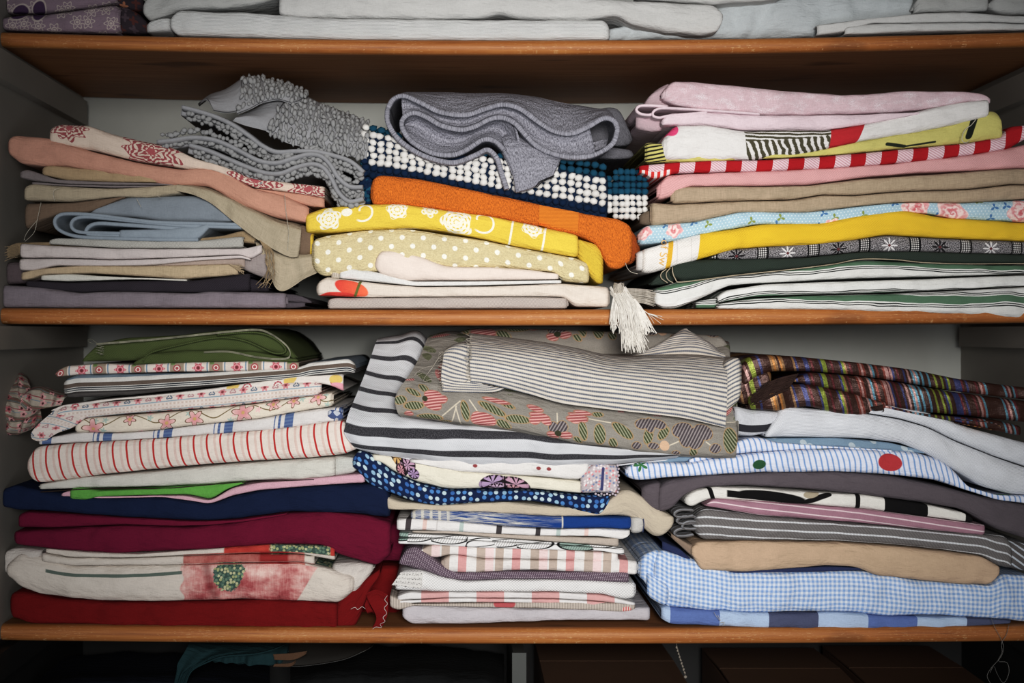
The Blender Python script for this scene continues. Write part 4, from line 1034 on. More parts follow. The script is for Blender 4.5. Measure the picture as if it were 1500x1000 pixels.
loft('x', None, [(z('C',(438,108),(520,142),(600,180),(700,190),(780,165),(850,148),(920,165),(1000,222),(1060,256),(1130,266),(1205,240)), 6), (z('C',(440,150),(520,162),(600,205),(690,220),(770,195),(850,175),(915,200),(995,265),(1055,300),(1130,312),(1215,285)), 17), (z('C',(445,205),(492,182),(545,202),(600,234),(680,252),(740,238),(800,208),(850,202),(900,224),(985,314),(1050,347),(1130,362),(1230,350)), 5)], 90, 20, 4, mb=mb)
loft('x', None, [(z('C',(446,212),(492,184),(545,202),(600,234),(680,252),(740,238),(800,208),(850,202),(895,240),(915,330)), 8), (z('C',(450,230),(500,230),(560,270),(620,295),(690,290),(750,262),(810,245),(850,258),(880,310),(900,380)), 30), (z('C',(442,240),(480,298),(560,344),(640,354),(700,334),(770,292),(815,294),(850,325),(880,380),(900,430)), 4)], 80, 20, 4, mb=mb)
loft('x', None, [(z('C',(1190,245),(1262,208),(1310,222)), 70), (z('C',(1190,300),(1260,270),(1312,250)), 76), (z('C',(1190,345),(1270,320),(1312,275)), 66)], 20, 12, 4, mb=mb)
o = mb.build('bath_towel', M_gt); tag(o, 'grey terry towel rolled in wavy loops on top of the centre stack', 'towel', GB)
mb = MB(); 
q = drape(z('C',(985,480),(1005,462),(1035,446),(1062,440)), surface_caster([o]), .001)
tube(mb, [np.array(P3(a, b, -.008)) for a, b in z('C',(985,482),(1000,462),(1030,448),(1062,436),(1050,444),(1010,462),(990,484))], .0007, 5)
mb.build('hanging_loop', plain('black_cord', '#222126'), o)['label'] = 'small black stitched loop at the lower corner'
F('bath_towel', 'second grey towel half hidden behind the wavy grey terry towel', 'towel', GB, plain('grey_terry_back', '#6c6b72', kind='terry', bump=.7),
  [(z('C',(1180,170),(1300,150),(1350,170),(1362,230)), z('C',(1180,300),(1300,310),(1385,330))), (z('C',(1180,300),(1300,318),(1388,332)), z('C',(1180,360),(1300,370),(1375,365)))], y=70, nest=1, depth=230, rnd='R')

# ================================================================ middle shelf, right stack
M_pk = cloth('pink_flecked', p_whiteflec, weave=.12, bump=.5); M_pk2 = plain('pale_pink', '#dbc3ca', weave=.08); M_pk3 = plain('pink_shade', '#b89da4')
M_zb = cloth('zebra_print', p_zebra, sat=.95, weave=.05); M_yl = cloth('yellow_line_print', p_yellowlines, weave=.06); M_rc = cloth('red_check', p_redcheck, sat=.97, weave=.06)
M_sal = plain('salmon_pink', '#da9796', kind='twill', weave=.09); M_tp = plain('taupe_linen', sat=.88, fn='#af9b82', kind='linen', weave=.17); M_bf = cloth('blue_rose_print', p_bluefloral, sat=.85, weave=.05)
M_yw = cloth('yellow_white_towel', p_yellowlabel, sat=.95, kind='twill', weave=.05); M_bp = cloth('black_white_print', p_bwprint, weave=.05); M_dg = plain('dark_green', '#364339', kind='twill', weave=.14); M_gs = cloth('green_stripe', p_greenstripe, weave=.06)
mbg = MB()
sa = z('F',(150,357),(250,326),(350,316),(550,300),(800,266),(900,250),(1100,260),(1400,270),(1540,270))
sb = z('F',(155,412),(175,430),(230,430),(300,402),(420,345),(500,338),(900,318),(1200,312),(1540,300))
sc = z('F',(380,385),(410,362),(550,340),(800,330),(1100,322),(1540,304)); sd = z('F',(385,408),(500,388),(700,378),(950,372),(1200,362),(1540,345))
se = z('F',(382,412),(500,392),(700,382),(950,376),(1200,366),(1540,348)); sf = z('F',(390,430),(600,432),(800,434),(1000,442),(1300,452),(1540,470))
o = F('folded_tablecloth', 'green and white striped cloth at the foot of the right stack on the middle shelf', 'tablecloth', GC, M_gs,
  [(sa, sb), (sc, sd, -3), (se, sf, -6)], nest=2, y=2, wob=1.6)
part(o, 'inner_fold', M_gs, [(z('F',(300,405),(340,395),(385,390)), z('F',(300,428),(385,428)))], 'rolled inner layers at the left', y=14, nest=2)
o = F('folded_canvas', 'dark green canvas with cream bound edge above the green-striped cloth', 'cloth', GC, M_dg,
  [(z('F',(210,275),(260,255),(350,248),(700,243),(900,222),(1100,220),(1540,232)), z('F',(215,310),(250,330),(450,305),(640,285),(800,265),(900,248),(1100,258),(1300,265),(1540,262)))], nest=2, y=3)
part(o, 'inner_fold', M_dg, [(z('F',(135,335),(180,290),(215,275)), z('F',(140,345),(180,342),(220,335)))], y=14, nest=2)
mb = MB(); M_crm = plain('cream_binding', '#b3a387')
thread(mb, [(a, b, -2.0) for a, b in z('F',(212,278),(214,300),(225,322),(250,332),(450,307),(640,287),(800,267),(900,249),(1020,250),(1100,258),(1150,262),(1300,266),(1540,264))], .9, n=160)
thread(mb, [(a, b, 8) for a, b in z('F',(190,285),(172,300),(172,318),(195,335))], .9, n=20); thread(mb, [(a, b, 5) for a, b in z('F',(205,280),(190,300),(195,322),(215,335))], .9, n=20)
mb.build('bound_edge', M_crm, o)['label'] = 'thin cream edge binding'
F('folded_print', 'black and white printed cotton with banded flower pattern under the yellow cloth', 'cloth', GC, M_bp,
  [(z('F',(360,237),(410,215),(600,200),(900,175),(1000,160),(1200,172),(1540,185)), z('F',(365,246),(450,250),(700,241),(900,221),(1100,221),(1540,232)))], nest=2, y=6)
o = F('tea_towel', 'bright yellow cloth with white lettered end, bulging across the right stack', 'tea towel', GC, M_yw,
  [(z('F',(105,212),(150,200),(300,156),(450,135),(540,119),(770,113),(870,91),(1020,69),(1080,69),(1200,93),(1500,113),(1540,113)), z('F',(110,298),(135,300),(310,250),(450,210),(600,200),(750,195),(900,175),(1000,158),(1200,170),(1500,182),(1540,182)))], nest=2, y=2, wob=1.2)
part(o, 'inner_fold', plain('white_inner', '#cfc9c3'), [(z('F',(82,222),(112,212)), z('F',(84,290),(115,292)))], 'white inner layers at the left end', y=8, nest=2)
threads(o, 'loose_thread', M_thread, [z('F',(40,262),(48,282),(62,296),(85,302))], .5)
bv = surface_caster([o])
cu = bpy.data.curves.new('lettering', 'FONT'); cu.body = 'of Sw'; cu.size = 1; cu.align_x = 'CENTER'; cu.align_y = 'CENTER'
to = bpy.data.objects.new('lettering_source', cu); col.objects.link(to)
dg = bpy.context.evaluated_depsgraph_get(); me = bpy.data.meshes.new_from_object(to.evaluated_get(dg))
bmm = bmesh.new(); bmm.from_mesh(me); bmesh.ops.triangulate(bmm, faces=bmm.faces[:]); bmesh.ops.subdivide_edges(bmm, edges=[e for e in bmm.edges if e.calc_length() > .08], cuts=2, use_grid_fill=True); bmesh.ops.triangulate(bmm, faces=bmm.faces[:])
bmm.verts.ensure_lookup_table()
tv = np.array([v.co[:] for v in bmm.verts]); tf = np.array([[v.index for v in f.verts] for f in bmm.faces]); bmm.free()
bpy.data.objects.remove(to); bpy.data.meshes.remove(me); bpy.data.curves.remove(cu)
ang = math.radians(-97); ca, sa_ = math.cos(ang), math.sin(ang); tx, ty = tv[:,0]*17, tv[:,1]*17
pts = [(972+a*ca-b*sa_, 370-(a*sa_+b*ca)) for a, b in zip(tx, ty)]
mesh_obj('printed_lettering', drape(pts, bv, .0006), tf, plain('gold_print', '#d9a11f', bump=0), o, np.array(pts), smooth=False)['label'] = 'gold lettering running down the white end'
F('folded_print', 'light blue dotted cotton with pink roses', 'cloth', GC, M_bf,
  [(z('F',(95,148),(112,125),(300,110),(462,73),(700,76),(900,54),(1050,40),(1300,40),(1540,28)), z('F',(106,195),(200,186),(310,160),(530,119),(770,124),(1000,80),(1150,80),(1250,100),(1500,112),(1540,112)))], nest=2, y=5)
o = F('folded_linen', 'taupe brown linen folded double beneath the salmon pink cloth', 'cloth', GC, M_tp,
  [(z('E',(172,458),(200,446),(550,446),(700,441),(900,416),(1200,396),(1400,381),(1540,375)), z('E',(175,511),(400,501),(620,496),(740,476),(850,481),(1000,466),(1300,456),(1460,436),(1540,438))),
   (z('E',(90,505),(180,513),(400,503),(620,498),(740,478),(850,483),(1000,468),(1300,458),(1460,438),(1540,440)), z('F',(145,125),(300,111),(460,76),(700,77),(900,53),(1050,39),(1200,41),(1320,40),(1500,27),(1540,26)))], nest=2, y=4)
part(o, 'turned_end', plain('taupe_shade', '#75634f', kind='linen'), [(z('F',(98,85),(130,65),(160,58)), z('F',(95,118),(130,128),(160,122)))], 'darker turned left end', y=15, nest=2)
F('folded_cotton', 'salmon pink plain cloth running to the right wall under the red check', 'cloth', GC, M_sal,
  [(z('E',(118,440),(150,402),(400,391),(700,379),(1000,361),(1300,326),(1460,296),(1540,280)), z('E',(125,496),(180,480),(230,446),(500,443),(680,441),(900,411),(1100,395),(1350,384),(1540,374)))], nest=2, y=6)
F('tea_towel', 'red and pinkish white checked cloth under the yellow printed cloth', 'tea towel', GC, M_rc,
  [(z('E',(45,366),(180,355),(300,349),(500,345),(700,335),(900,318),(1100,300),(1300,280),(1425,256),(1445,218),(1515,212)), z('E',(60,396),(100,420),(180,396),(400,391),(600,386),(780,378),(1000,360),(1200,341),(1450,304),(1520,262)))], nest=2, y=5)
o = F('folded_print', 'lime yellow cloth with black line print sticking out right of the white print', 'cloth', GC, M_yl,
  [(z('E',(70,276),(300,300),(640,325),(900,271),(1250,206),(1370,158),(1405,158),(1424,200)), z('E',(75,356),(300,352),(640,336),(800,326),(1000,306),(1200,291),(1424,266)))], nest=2, y=8)
threads(o, 'loose_thread', M_thread, [z('E',(1320,190),(1300,215),(1285,225),(1270,245),(1265,272),(1280,282),(1295,272))], .7)
F('tea_towel', 'white cloth printed with a dark striped panel and a red shape', 'tea towel', GC, M_zb,
  [(z('E',(138,265),(160,232),(185,214),(300,210),(440,235),(600,231),(750,233),(900,210),(1100,160),(1250,126),(1372,114)), z('E',(140,345),(300,346),(470,345),(640,330),(780,298),(900,272),(1100,240),(1250,210),(1366,182)))], nest=2, y=3)
mb = MB()
fold('x', None, [(z('E',(130,192),(160,167),(300,162),(500,176),(900,172),(1110,165)), z('E',(132,215),(300,212),(440,232),(600,232),(750,233),(900,212),(1110,172)))], y=4, nest=2, mb=mb)
ribbon(mb, z('E',(500,172),(300,158),(200,152),(130,150),(100,160),(95,178),(120,186),(160,178),(300,166)), 4, 5, 200); ribbon(mb, z('E',(150,145),(90,140),(45,142),(32,156),(45,170),(75,176),(95,172)), 4.5, 7, 200)
o = mb.build('folded_cotton', M_pk2); tag(o, 'pale pink cotton with curled left end under the white-flecked pink cloth', 'cloth', GC)
part(o, 'hanging_end', M_pk3, [(z('E',(32,175),(70,172),(130,190)), z('E',(45,225),(80,240),(130,235)))], y=24, nest=1)
o = F('folded_brocade', 'dusty pink white-flecked cloth topmost of the right stack', 'cloth', GC, M_pk,
  [(z('E',(136,85),(165,46),(250,46),(400,61),(600,81),(820,96),(900,95),(1000,86),(1060,79),(1200,83),(1330,89),(1386,108)), z('E',(142,120),(180,136),(300,161),(550,176),(800,171),(1000,166),(1150,151),(1300,122),(1384,138)))], nest=2, y=6, rnd='R')
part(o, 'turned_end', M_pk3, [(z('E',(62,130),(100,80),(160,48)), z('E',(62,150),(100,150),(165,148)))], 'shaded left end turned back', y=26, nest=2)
# ================================================================ lower shelf, left stack
GD, GE, GF = 'folded fabrics in the left stack on the lower shelf', 'folded textiles in the centre stack on the lower shelf', 'folded cloths in the right stack on the lower shelf'
M_red = plain('red_cotton', sat=1.0, fn='#77181a', weave=.06); M_pop = cloth('poppy_print', p_poppy, sat=.92, weave=.05); M_mag = plain('magenta', sat=1, fn='#701a37', weave=.06); M_nv = plain('navy_cotton', sat=1, fn='#1b2644', weave=.06)
M_grn = plain('bright_green', sat=.95, fn='#67a34d'); M_pinkc = plain('candy_pink', sat=.9, fn='#cba2ae'); M_rs = cloth('red_stripe', p_redstripe, sat=.95, weave=.05); M_bt = cloth('blue_triple_stripe', p_bluetriple, weave=.06)
M_bl = cloth('blossom_print', p_blossom, weave=.05); M_ht = cloth('hearts_print', p_hearts, weave=.05); M_ci = cloth('circle_print', p_circles, weave=.05); M_bb = cloth('blue_brown_stripe', p_bluebrown, weave=.08)
M_fs = cloth('floral_stripe', p_floralstripe, weave=.05); M_ol = plain('olive_green', sat=.95, fn='#525d36', kind='twill', weave=.12); M_rf = cloth('rag_floral', p_ragfloral, weave=.06)
M_serge = plain('pale_stitching', '#9a9880', weave=.2)
o = F('folded_cotton', 'plain red cloth at the foot of the left stack on the lower shelf', 'cloth', GD, M_red,
  [(z('H',(34,450),(70,442),(200,470),(400,483),(700,481),(1000,473),(1235,487)), z('H',(42,540),(100,560),(500,575),(900,582),(1232,594))), (z('H',(1250,345),(1455,350)), z('H',(1250,560),(1458,562)), 90)], nest=2, y=9, wob=1.6)  # second lobe added set back, so the gap beside the stack goes dark
part(o, 'turned_end', M_red, [(z('H',(1228,487),(1300,420),(1390,362)), z('H',(1228,594),(1290,590),(1318,550),(1345,450),(1388,385)))], y=14, nest=2, wob=2.2)
mb = MB()
loft('x', None, [(z('H',(1338,448),(1378,434),(1420,452)), 14), (z('H',(1352,480),(1392,474),(1422,492)), 6), (z('H',(1378,535),(1405,530),(1418,528)), 4), (z('H',(1362,576),(1388,577),(1404,562)), 8)], 24, 24, 1.6, mb=mb)
loft('x', None, [(z('H',(1340,446),(1350,440),(1358,446)), 22), (z('H',(1335,490),(1345,480),(1352,482)), 24), (z('H',(1345,520),(1360,515),(1372,520)), 18)], 10, 12, 1.4, mb=mb)
q = mb.build('tie_end', M_red, o, True); q['label'] = 'red tie end with white zigzag stitching hanging beside the stack'
rg = random.Random(2)
threads(o, 'zigzag_stitching', plain('white_stitch', '#cfc4be'), [[(a+rg.uniform(-.3, .3), b, 1.2) for a, b in z('H',(1418,455),(1408,470),(1420,485),(1408,500),(1416,520),(1402,535),(1410,550),(1392,560),(1398,572),(1375,570),(1365,578))]]+[z('H',(1285,505),(1300,498),(1310,506),(1325,496),(1338,503))], .5)
M_pw = plain('poppy_white', '#c4bcb4')
o = F('folded_tablecloth', 'white cloth with a large red poppy print, thickly folded on the red cloth', 'tablecloth', GD, M_pop,
  [(z('H',(20,345),(70,300),(140,312),(260,350),(500,347),(900,338),(1100,336),(1200,360),(1285,385)), z('H',(25,385),(60,425),(150,456),(350,479),(600,481),(900,473),(1150,482),(1240,486),(1288,450))),
   (z('H',(150,300),(250,318),(450,321),(650,312),(900,304),(1100,306),(1135,312)), z('H',(155,335),(280,348),(500,345),(700,344),(900,336),(1100,333),(1150,345)), -2),
   (z('H',(165,284),(350,298),(500,304),(800,283),(1000,269),(1222,277)), z('H',(170,300),(250,315),(450,318),(650,309),(900,302),(1100,304),(1225,330)), -1)], nest=1, y=5, wob=1.4, sq=.95)
part(o, 'turned_end', M_pw, [(z('H',(1215,340),(1290,335),(1365,345)), z('H',(1280,460),(1310,440),(1362,370)))], 'crumpled white right end', y=15, nest=2, wob=2.5)
part(o, 'turned_corner', M_pw, [(z('H',(2,300),(40,285),(80,282),(150,290)), z('H',(4,370),(30,385),(80,380),(150,330)))], 'shaded left end', y=12, nest=2)
F('folded_cotton', 'deep magenta cloth folded in two thick layers under the navy cloth', 'cloth', GD, M_mag,
  [(z('H',(50,222),(200,213),(450,200),(700,207),(860,190),(1050,157),(1200,152),(1350,166),(1430,192)), z('H',(48,270),(200,290),(400,306),(600,296),(800,286),(1000,271),(1180,272),(1240,308),(1380,351),(1427,310))),
   (z('H',(65,160),(90,149),(300,161),(500,173),(720,184),(860,179),(1050,154)), z('H',(70,208),(200,209),(450,196),(600,201),(750,200),(900,184),(1050,160))), (z('H',(1300,185),(1475,200)), z('H',(1300,330),(1478,335)), 75)], nest=2, y=6, wob=1.6)  # third lobe added far back, hides the bright wall in the gap
F('folded_cotton', 'navy blue plain cloth under the green and pink edged cloth', 'cloth', GD, M_nv,
  [(z('H',(2,68),(50,52),(150,73),(350,99),(600,96),(700,111),(770,123),(850,93),(950,73),(1200,53),(1400,49),(1425,85)), z('H',(2,132),(60,145),(200,150),(450,170),(720,183),(860,177),(1050,151),(1280,155),(1422,173)))], nest=2, y=7, wob=1.5)
o = F('folded_cotton', 'thin candy pink cloth with a wavy bright green layer on it', 'cloth', GD, M_pinkc,
  [(z('H',(224,82),(250,70),(360,94),(550,89),(680,89),(770,109),(850,60),(950,42),(1200,21),(1322,10)), z('H',(230,92),(350,99),(600,95),(700,109),(770,121),(850,90),(950,70),(1200,50),(1335,43)))], nest=1, y=5)
part(o, 'green_layer', M_grn, [(z('H',(255,66),(290,58),(360,72),(550,64),(800,46),(890,40)), z('H',(257,104),(310,108),(360,93),(550,88),(690,86),(770,106),(830,66),(893,44)))], 'bright green layer', y=2, nest=1)
o = F('folded_cotton', 'plain white cloth with brown piping below the red-striped cloth', 'cloth', GD, plain('off_white', '#c9c6bc', weave=.05),
  [(z('G',(150,642),(300,616),(600,592),(900,563),(1200,543),(1312,535)), z('G',(155,662),(400,655),(650,650),(850,641),(1000,627),(1180,625),(1315,612)))], nest=2, y=5)
part(o, 'inner_fold', plain('off_white_b', '#bdbdb6'), [(z('G',(1305,532),(1362,530),(1395,540)), z('G',(1305,612),(1362,606),(1400,590)))], y=11, nest=2)
mb = MB(); thread(mb, [(a, b, 3) for a, b in z('H',(148,76),(300,66),(450,62),(600,63),(800,46),(950,38),(1150,30))], .8, n=80); mb.build('piping', plain('brown_piping', '#3b2a22'), o)['label'] = 'dark brown piped edge'
F('tea_towel', 'white cloth with narrow vertical red stripes, thick single fold', 'tea towel', GD, M_rs,
  [(z('G',(92,525),(120,495),(300,480),(600,463),(800,446),(1000,432),(1200,408),(1342,388),(1405,450)), z('G',(93,600),(100,638),(200,634),(400,604),(600,584),(800,565),(1000,550),(1200,540),(1350,525),(1408,500)))], nest=3, y=4, rnd='L', seed=8)
o = F('tea_towel', 'white cloth with grouped blue stripes above the red-striped cloth', 'tea towel', GD, M_bt,
  [(z('G',(150,468),(200,455),(300,436),(450,441),(600,431),(800,406),(1000,386),(1200,351),(1310,338)), z('G',(160,485),(400,473),(600,462),(900,440),(1100,425),(1340,391)))], nest=2, y=7)
part(o, 'turned_end', cloth('blue_end', lambda g: g.mix(((g.u*.5).sin()+(g.v*.5).sin()).gt(.2), '#3a5184', '#b5bac6')), [(z('G',(1285,350),(1318,342),(1340,362)), z('G',(1290,380),(1310,390),(1345,385)))], 'blue-striped turned end', y=4, nest=1)
F('folded_print', 'cream cotton with pink blossom branch print', 'cloth', GD, M_bl,
  [(z('G',(292,398),(330,382),(600,362),(800,346),(1000,326),(1200,297),(1300,279)), z('G',(297,437),(450,441),(600,431),(800,406),(1000,386),(1200,351),(1302,336)))], nest=2, y=5)
part(bpy.data.objects[-1] if False else None, 'x', None, []) if False else None
o = F('folded_print', 'small pink flower and heart striped cotton with its left end folded down', 'cloth', GD, M_ht,
  [(z('G',(210,362),(240,332),(330,326),(500,311),(700,281),(900,261),(1100,241),(1248,236)), z('G',(215,400),(300,386),(480,366),(700,351),(900,336),(1100,311),(1252,290)))], nest=2, y=4)
mb = MB()
loft('x', None, [(z('G',(125,462),(150,472),(182,468)), 4), (z('G',(122,440),(165,435),(225,440)), -1), (z('G',(150,405),(200,405),(280,420)), -1), (z('G',(190,370),(240,375),(310,400)), 2), (z('G',(225,340),(290,350),(340,375)), 8)], 30, 24, 1.6, mb=mb)
mb.build('turned_corner', M_ht, o)['label'] = 'left corner folded down at an angle'
F('folded_print', 'thin white cotton with red rings and yellow patches under the blue-brown striped cloth', 'cloth', GD, M_ci,
  [(z('G',(200,352),(240,330),(400,308),(650,285),(850,262),(1050,231),(1200,212),(1347,207)), z('G',(205,352),(450,311),(650,297),(850,284),(1050,263),(1240,243),(1300,255),(1347,278)))], nest=2, y=7)
F('tea_towel', 'blue, brown and white striped cloth near the top of the left stack', 'tea towel', GD, M_bb,
  [(z('G',(250,228),(300,210),(500,207),(800,202),(1180,181),(1210,162),(1372,145),(1392,168)), z('G',(255,303),(500,293),(700,271),(900,251),(1100,232),(1200,222),(1388,206)))], nest=3, y=5)
F('folded_print', 'thin floral striped cotton with red flowers right under the olive green cloth', 'cloth', GD, M_fs,
  [(z('G',(218,200),(250,176),(400,166),(520,171),(700,163),(1000,157),(1170,161)), z('G',(224,220),(300,212),(500,205),(700,200),(900,198),(1172,191)))], nest=2, y=5)
mb = MB()
fold('x', None, [(z('G',(320,152),(378,90),(480,66),(700,55),(850,37),(1000,27),(1060,42),(1130,92),(1158,140)), z('G',(325,160),(450,158),(560,155),(600,140),(750,125),(1000,128),(1100,138),(1160,150)), 8), (z('G',(520,165),(580,128),(700,116),(850,112),(1000,118),(1100,140),(1168,150)), z('G',(525,172),(700,166),(1000,161),(1168,160)), 0)], y=6, nest=2, mb=mb, wob=1.6, seed=5)
ribbon(mb, z('G',(560,160),(590,125),(700,95),(850,66),(960,78),(1070,125),(1120,120),(1100,85),(1040,52),(960,45),(850,55)), 3, 4, 200, wob=.8)
o = mb.build('folded_canvas', M_ol); tag(o, 'olive green crumpled cloth on top of the left stack on the lower shelf', 'cloth', GD)
mb = MB()
for k in range(3): thread(mb, [(a, b+k*1.0, 3+k*.5) for a, b in z('G',(378,88),(480,80),(600,70),(700,60),(850,44),(1000,32),(1062,48),(1128,98),(1135,140),(1080,146),(1000,138),(900,118),(800,120))], .55, n=120)
for k in range(16): thread(mb, [(a, b, 2) for a, b in z('G',(376+k%4*9,92+k*2.6),(392+k%3*8,96+k*2.4))], .5, n=6)
thread(mb, [(a, b, 6) for a, b in z('G',(385,90),(355,70),(345,80),(365,88))], .3, n=16)
mb.build('serged_edge', M_serge, o)['label'] = 'pale overlocked edge stitching'
mb = MB()
loft('x', None, [(z('G',(4,385),(60,392),(110,380),(150,350)), 24), (z('G',(3,350),(60,350),(110,345),(160,320)), 18), (z('G',(3,320),(50,300),(90,310),(130,290)), 26), (z('G',(10,270),(50,235),(85,215),(120,245)), 60), (z('G',(20,262),(60,215),(85,200),(125,235)), 110)], 50, 36, 1.6, mb=mb, wob=3, lam=30)
loft('x', None, [(z('G',(78,330),(110,350),(160,345),(240,330)), 8), (z('G',(82,305),(130,310),(190,310),(255,300)), 6), (z('G',(95,285),(150,262),(210,280),(262,290)), 16), (z('G',(110,272),(150,256),(200,265),(255,285)), 50)], 44, 26, 1.6, mb=mb, wob=2.5, lam=30)
loft('x', None, [(z('G',(4,440),(60,448),(110,430),(165,400)), 34), (z('G',(3,415),(60,425),(110,410),(165,385)), 22), (z('G',(3,385),(60,390),(110,378),(160,350)), 26), (z('G',(3,360),(60,360),(110,350),(150,335)), 70)], 40, 24, 1.6, mb=mb, wob=3, lam=30, seed=4)
o = mb.build('crumpled_print', M_rf); tag(o, 'crumpled floral and striped fabric stuffed against the left wall', 'cloth', GD)

# ================================================================ lower shelf, centre stack
M_lg = plain('light_grey', '#bcb6ba', weave=.06); M_br = cloth('beige_red', p_beigered, weave=.08); M_pt = cloth('pink_check_thin', p_pinkcheckthin, weave=.07); M_wf = plain('white_waffle', '#dddbd9', kind='waffle', weave=.07, bump=.45)
M_tw = cloth('purple_tweed', p_tweed, weave=.1); M_pc = cloth('pink_beige_check', p_pinkcheck, weave=.07); M_lf = cloth('leaf_line_print', p_leafline, weave=.04); M_bg2 = plain('thin_beige', '#b3a597', kind='linen')
M_sq = cloth('grey_square_print', p_squares, weave=.05); M_bm = cloth('blue_marks', p_bluemarks, sat=.98, weave=.08); M_bg3 = plain('natural_beige', sat=.9, fn='#bcb09d', weave=.05); M_pk_ = cloth('polka_dots', p_polka, sat=.95, weave=.05)
M_bf2 = cloth('butterfly_print', p_butterfly, weave=.05); M_lace = cloth('white_lace', p_whitered, weave=.05); M_lb = cloth('lace_bit', p_lacebit, weave=.08)
F('folded_cotton', 'light grey cloth at the foot of the centre stack on the lower shelf', 'cloth', GE, M_lg,
  [(z('J',(258,725),(300,710),(600,722),(900,729),(1100,727),(1305,722)), z('J',(264,765),(290,796),(600,791),(840,781),(1000,776),(1306,779)))], nest=2, y=9)
F('tea_towel', 'beige checked cloth with a red patch over the light grey cloth', 'tea towel', GE, M_br,
  [(z('J',(205,668),(240,684),(300,705),(500,703),(800,700),(1000,697),(1242,703)), z('J',(206,722),(240,738),(300,711),(600,720),(900,726),(1200,741),(1242,730)))], nest=2, y=7)
F('tea_towel', 'thin pink and white checked cloth folded in two narrow layers', 'tea towel', GE, M_pt,
  [(z('J',(238,672),(290,655),(340,660),(450,656),(900,657),(1100,667),(1242,700)), z('J',(240,690),(330,686),(450,679),(900,683),(1060,692),(1242,712))),
   (z('J',(240,692),(330,688),(450,681),(900,685),(1060,694),(1165,704)), z('J',(246,705),(330,700),(600,698),(900,702),(1165,722)), 2)], nest=1, y=6, sheet=1.2)
o = F('tea_towel', 'white waffle-weave towel with a printed care label', 'tea towel', GE, M_wf,
  [(z('J',(228,610),(250,568),(330,562),(440,596),(520,610),(700,603),(1000,604),(1242,617)), z('J',(230,648),(340,656),(600,656),(900,656),(1100,666),(1200,690),(1243,680)))], nest=2, y=5)
def quad_on(parent, name, mat, c4, yfront, n=14, curl=3, lab=None, txt=None):
    a, b, c, d = [np.array(p) for p in c4]; V, UV = [], []
    for i in range(n):
        for j in range(n):
            s_, t = i/(n-1), j/(n-1); p = (a*(1-s_)+b*s_)*(1-t)+(d*(1-s_)+c*s_)*t
            V.append(P3(p[0], p[1], (yfront+curl*math.sin(s_*3)*.6+curl*(t-.5)**2)*.001)); UV.append((s_*np.linalg.norm(b-a), -t*np.linalg.norm(d-a)))
    q = mesh_obj(name, V, grid_faces(n, n, False), mat, parent, UV); q['label'] = lab; return q
quad_on(o, 'care_label', cloth('care_label_print', p_label, weave=.03, bump=.1), z('J',(250,572),(345,570),(338,640),(213,625)), 1, lab='white care label with small black print')
F('woven_cloth', 'purple tweed cloth with white flecks, its left end raised in a hump', 'cloth', GE, M_tw,
  [(z('J',(244,525),(270,477),(320,462),(370,496),(430,545),(480,577),(700,567),(900,569),(1216,573)), z('J',(250,540),(300,560),(360,570),(430,596),(520,609),(700,601),(900,602),(1100,612),(1217,617)))], nest=2, y=4)
F('tea_towel', 'pink, beige and white checked towel folded in two layers above the purple tweed', 'tea towel', GE, M_pc,
  [(z('J',(330,480),(380,457),(600,466),(900,476),(1167,492)), z('J',(338,492),(400,515),(470,495),(600,515),(900,519),(1171,530)), 2),
   (z('J',(428,518),(470,497),(600,517),(900,521),(1150,518),(1245,525)), z('J',(430,570),(460,576),(600,573),(800,563),(1000,571),(1252,586)))], nest=2, y=4)
F('tea_towel', 'white towel with black line drawings of leaves', 'tea towel', GE, M_lf,
  [(z('J',(245,404),(350,411),(600,422),(900,446),(1182,466)), z('J',(250,421),(400,426),(600,439),(950,454),(1190,474)), 2),
   (z('J',(241,430),(400,427),(600,440),(900,455),(1196,475)), z('J',(244,452),(400,458),(600,470),(900,478),(1100,481),(1188,499)))], nest=1, y=5)
F('folded_linen', 'thin beige cloth between the leaf drawing towel and the white squares-printed towel', 'cloth', GE, M_bg2,
  [(z('J',(300,396),(450,397),(700,411),(900,420),(1172,428)), z('J',(305,404),(450,408),(600,420),(900,443),(1172,463)))], nest=2, y=8)
F('tea_towel', 'white towel with small charcoal and pink squares', 'tea towel', GE, M_sq,
  [(z('J',(234,348),(300,346),(500,357),(700,381),(900,391),(1100,387),(1217,394)), z('J',(236,395),(400,398),(650,410),(850,419),(1100,421),(1195,437),(1221,415)))], nest=2, y=5)
o = F('tea_towel', 'royal blue towel with white brush marks', 'tea towel', GE, M_bm,
  [(z('J',(293,318),(330,306),(600,316),(900,336),(1228,340)), z('J',(295,347),(500,361),(700,380),(900,389),(1100,385),(1228,391)))], nest=2, y=5)
part(o, 'white_cuff', plain('white_cuff', '#bdbab4'), [(z('J',(1226,342),(1250,336),(1282,345)), z('J',(1226,408),(1255,412),(1280,400)))], 'white hem curling at the right end', y=4, nest=2)
mb = MB(); thread(mb, [(a, b, 3) for a, b in z('J',(1276,345),(1279,370),(1274,402))], .7); mb.build('blue_edging', plain('blue_edging', '#26407a'), o)
o = F('folded_linen', 'natural beige cloth bulging out at the right below the polka dots', 'cloth', GE, M_bg3,
  [(z('J',(188,250),(250,275),(400,288),(700,274),(950,298),(1110,305),(1150,245),(1200,215),(1260,240),(1330,300),(1405,338)), z('J',(194,308),(400,311),(700,326),(900,336),(1150,333),(1240,340),(1290,400),(1330,433),(1390,405),(1406,370)))], nest=2, y=8, wob=1.5, sm=4)
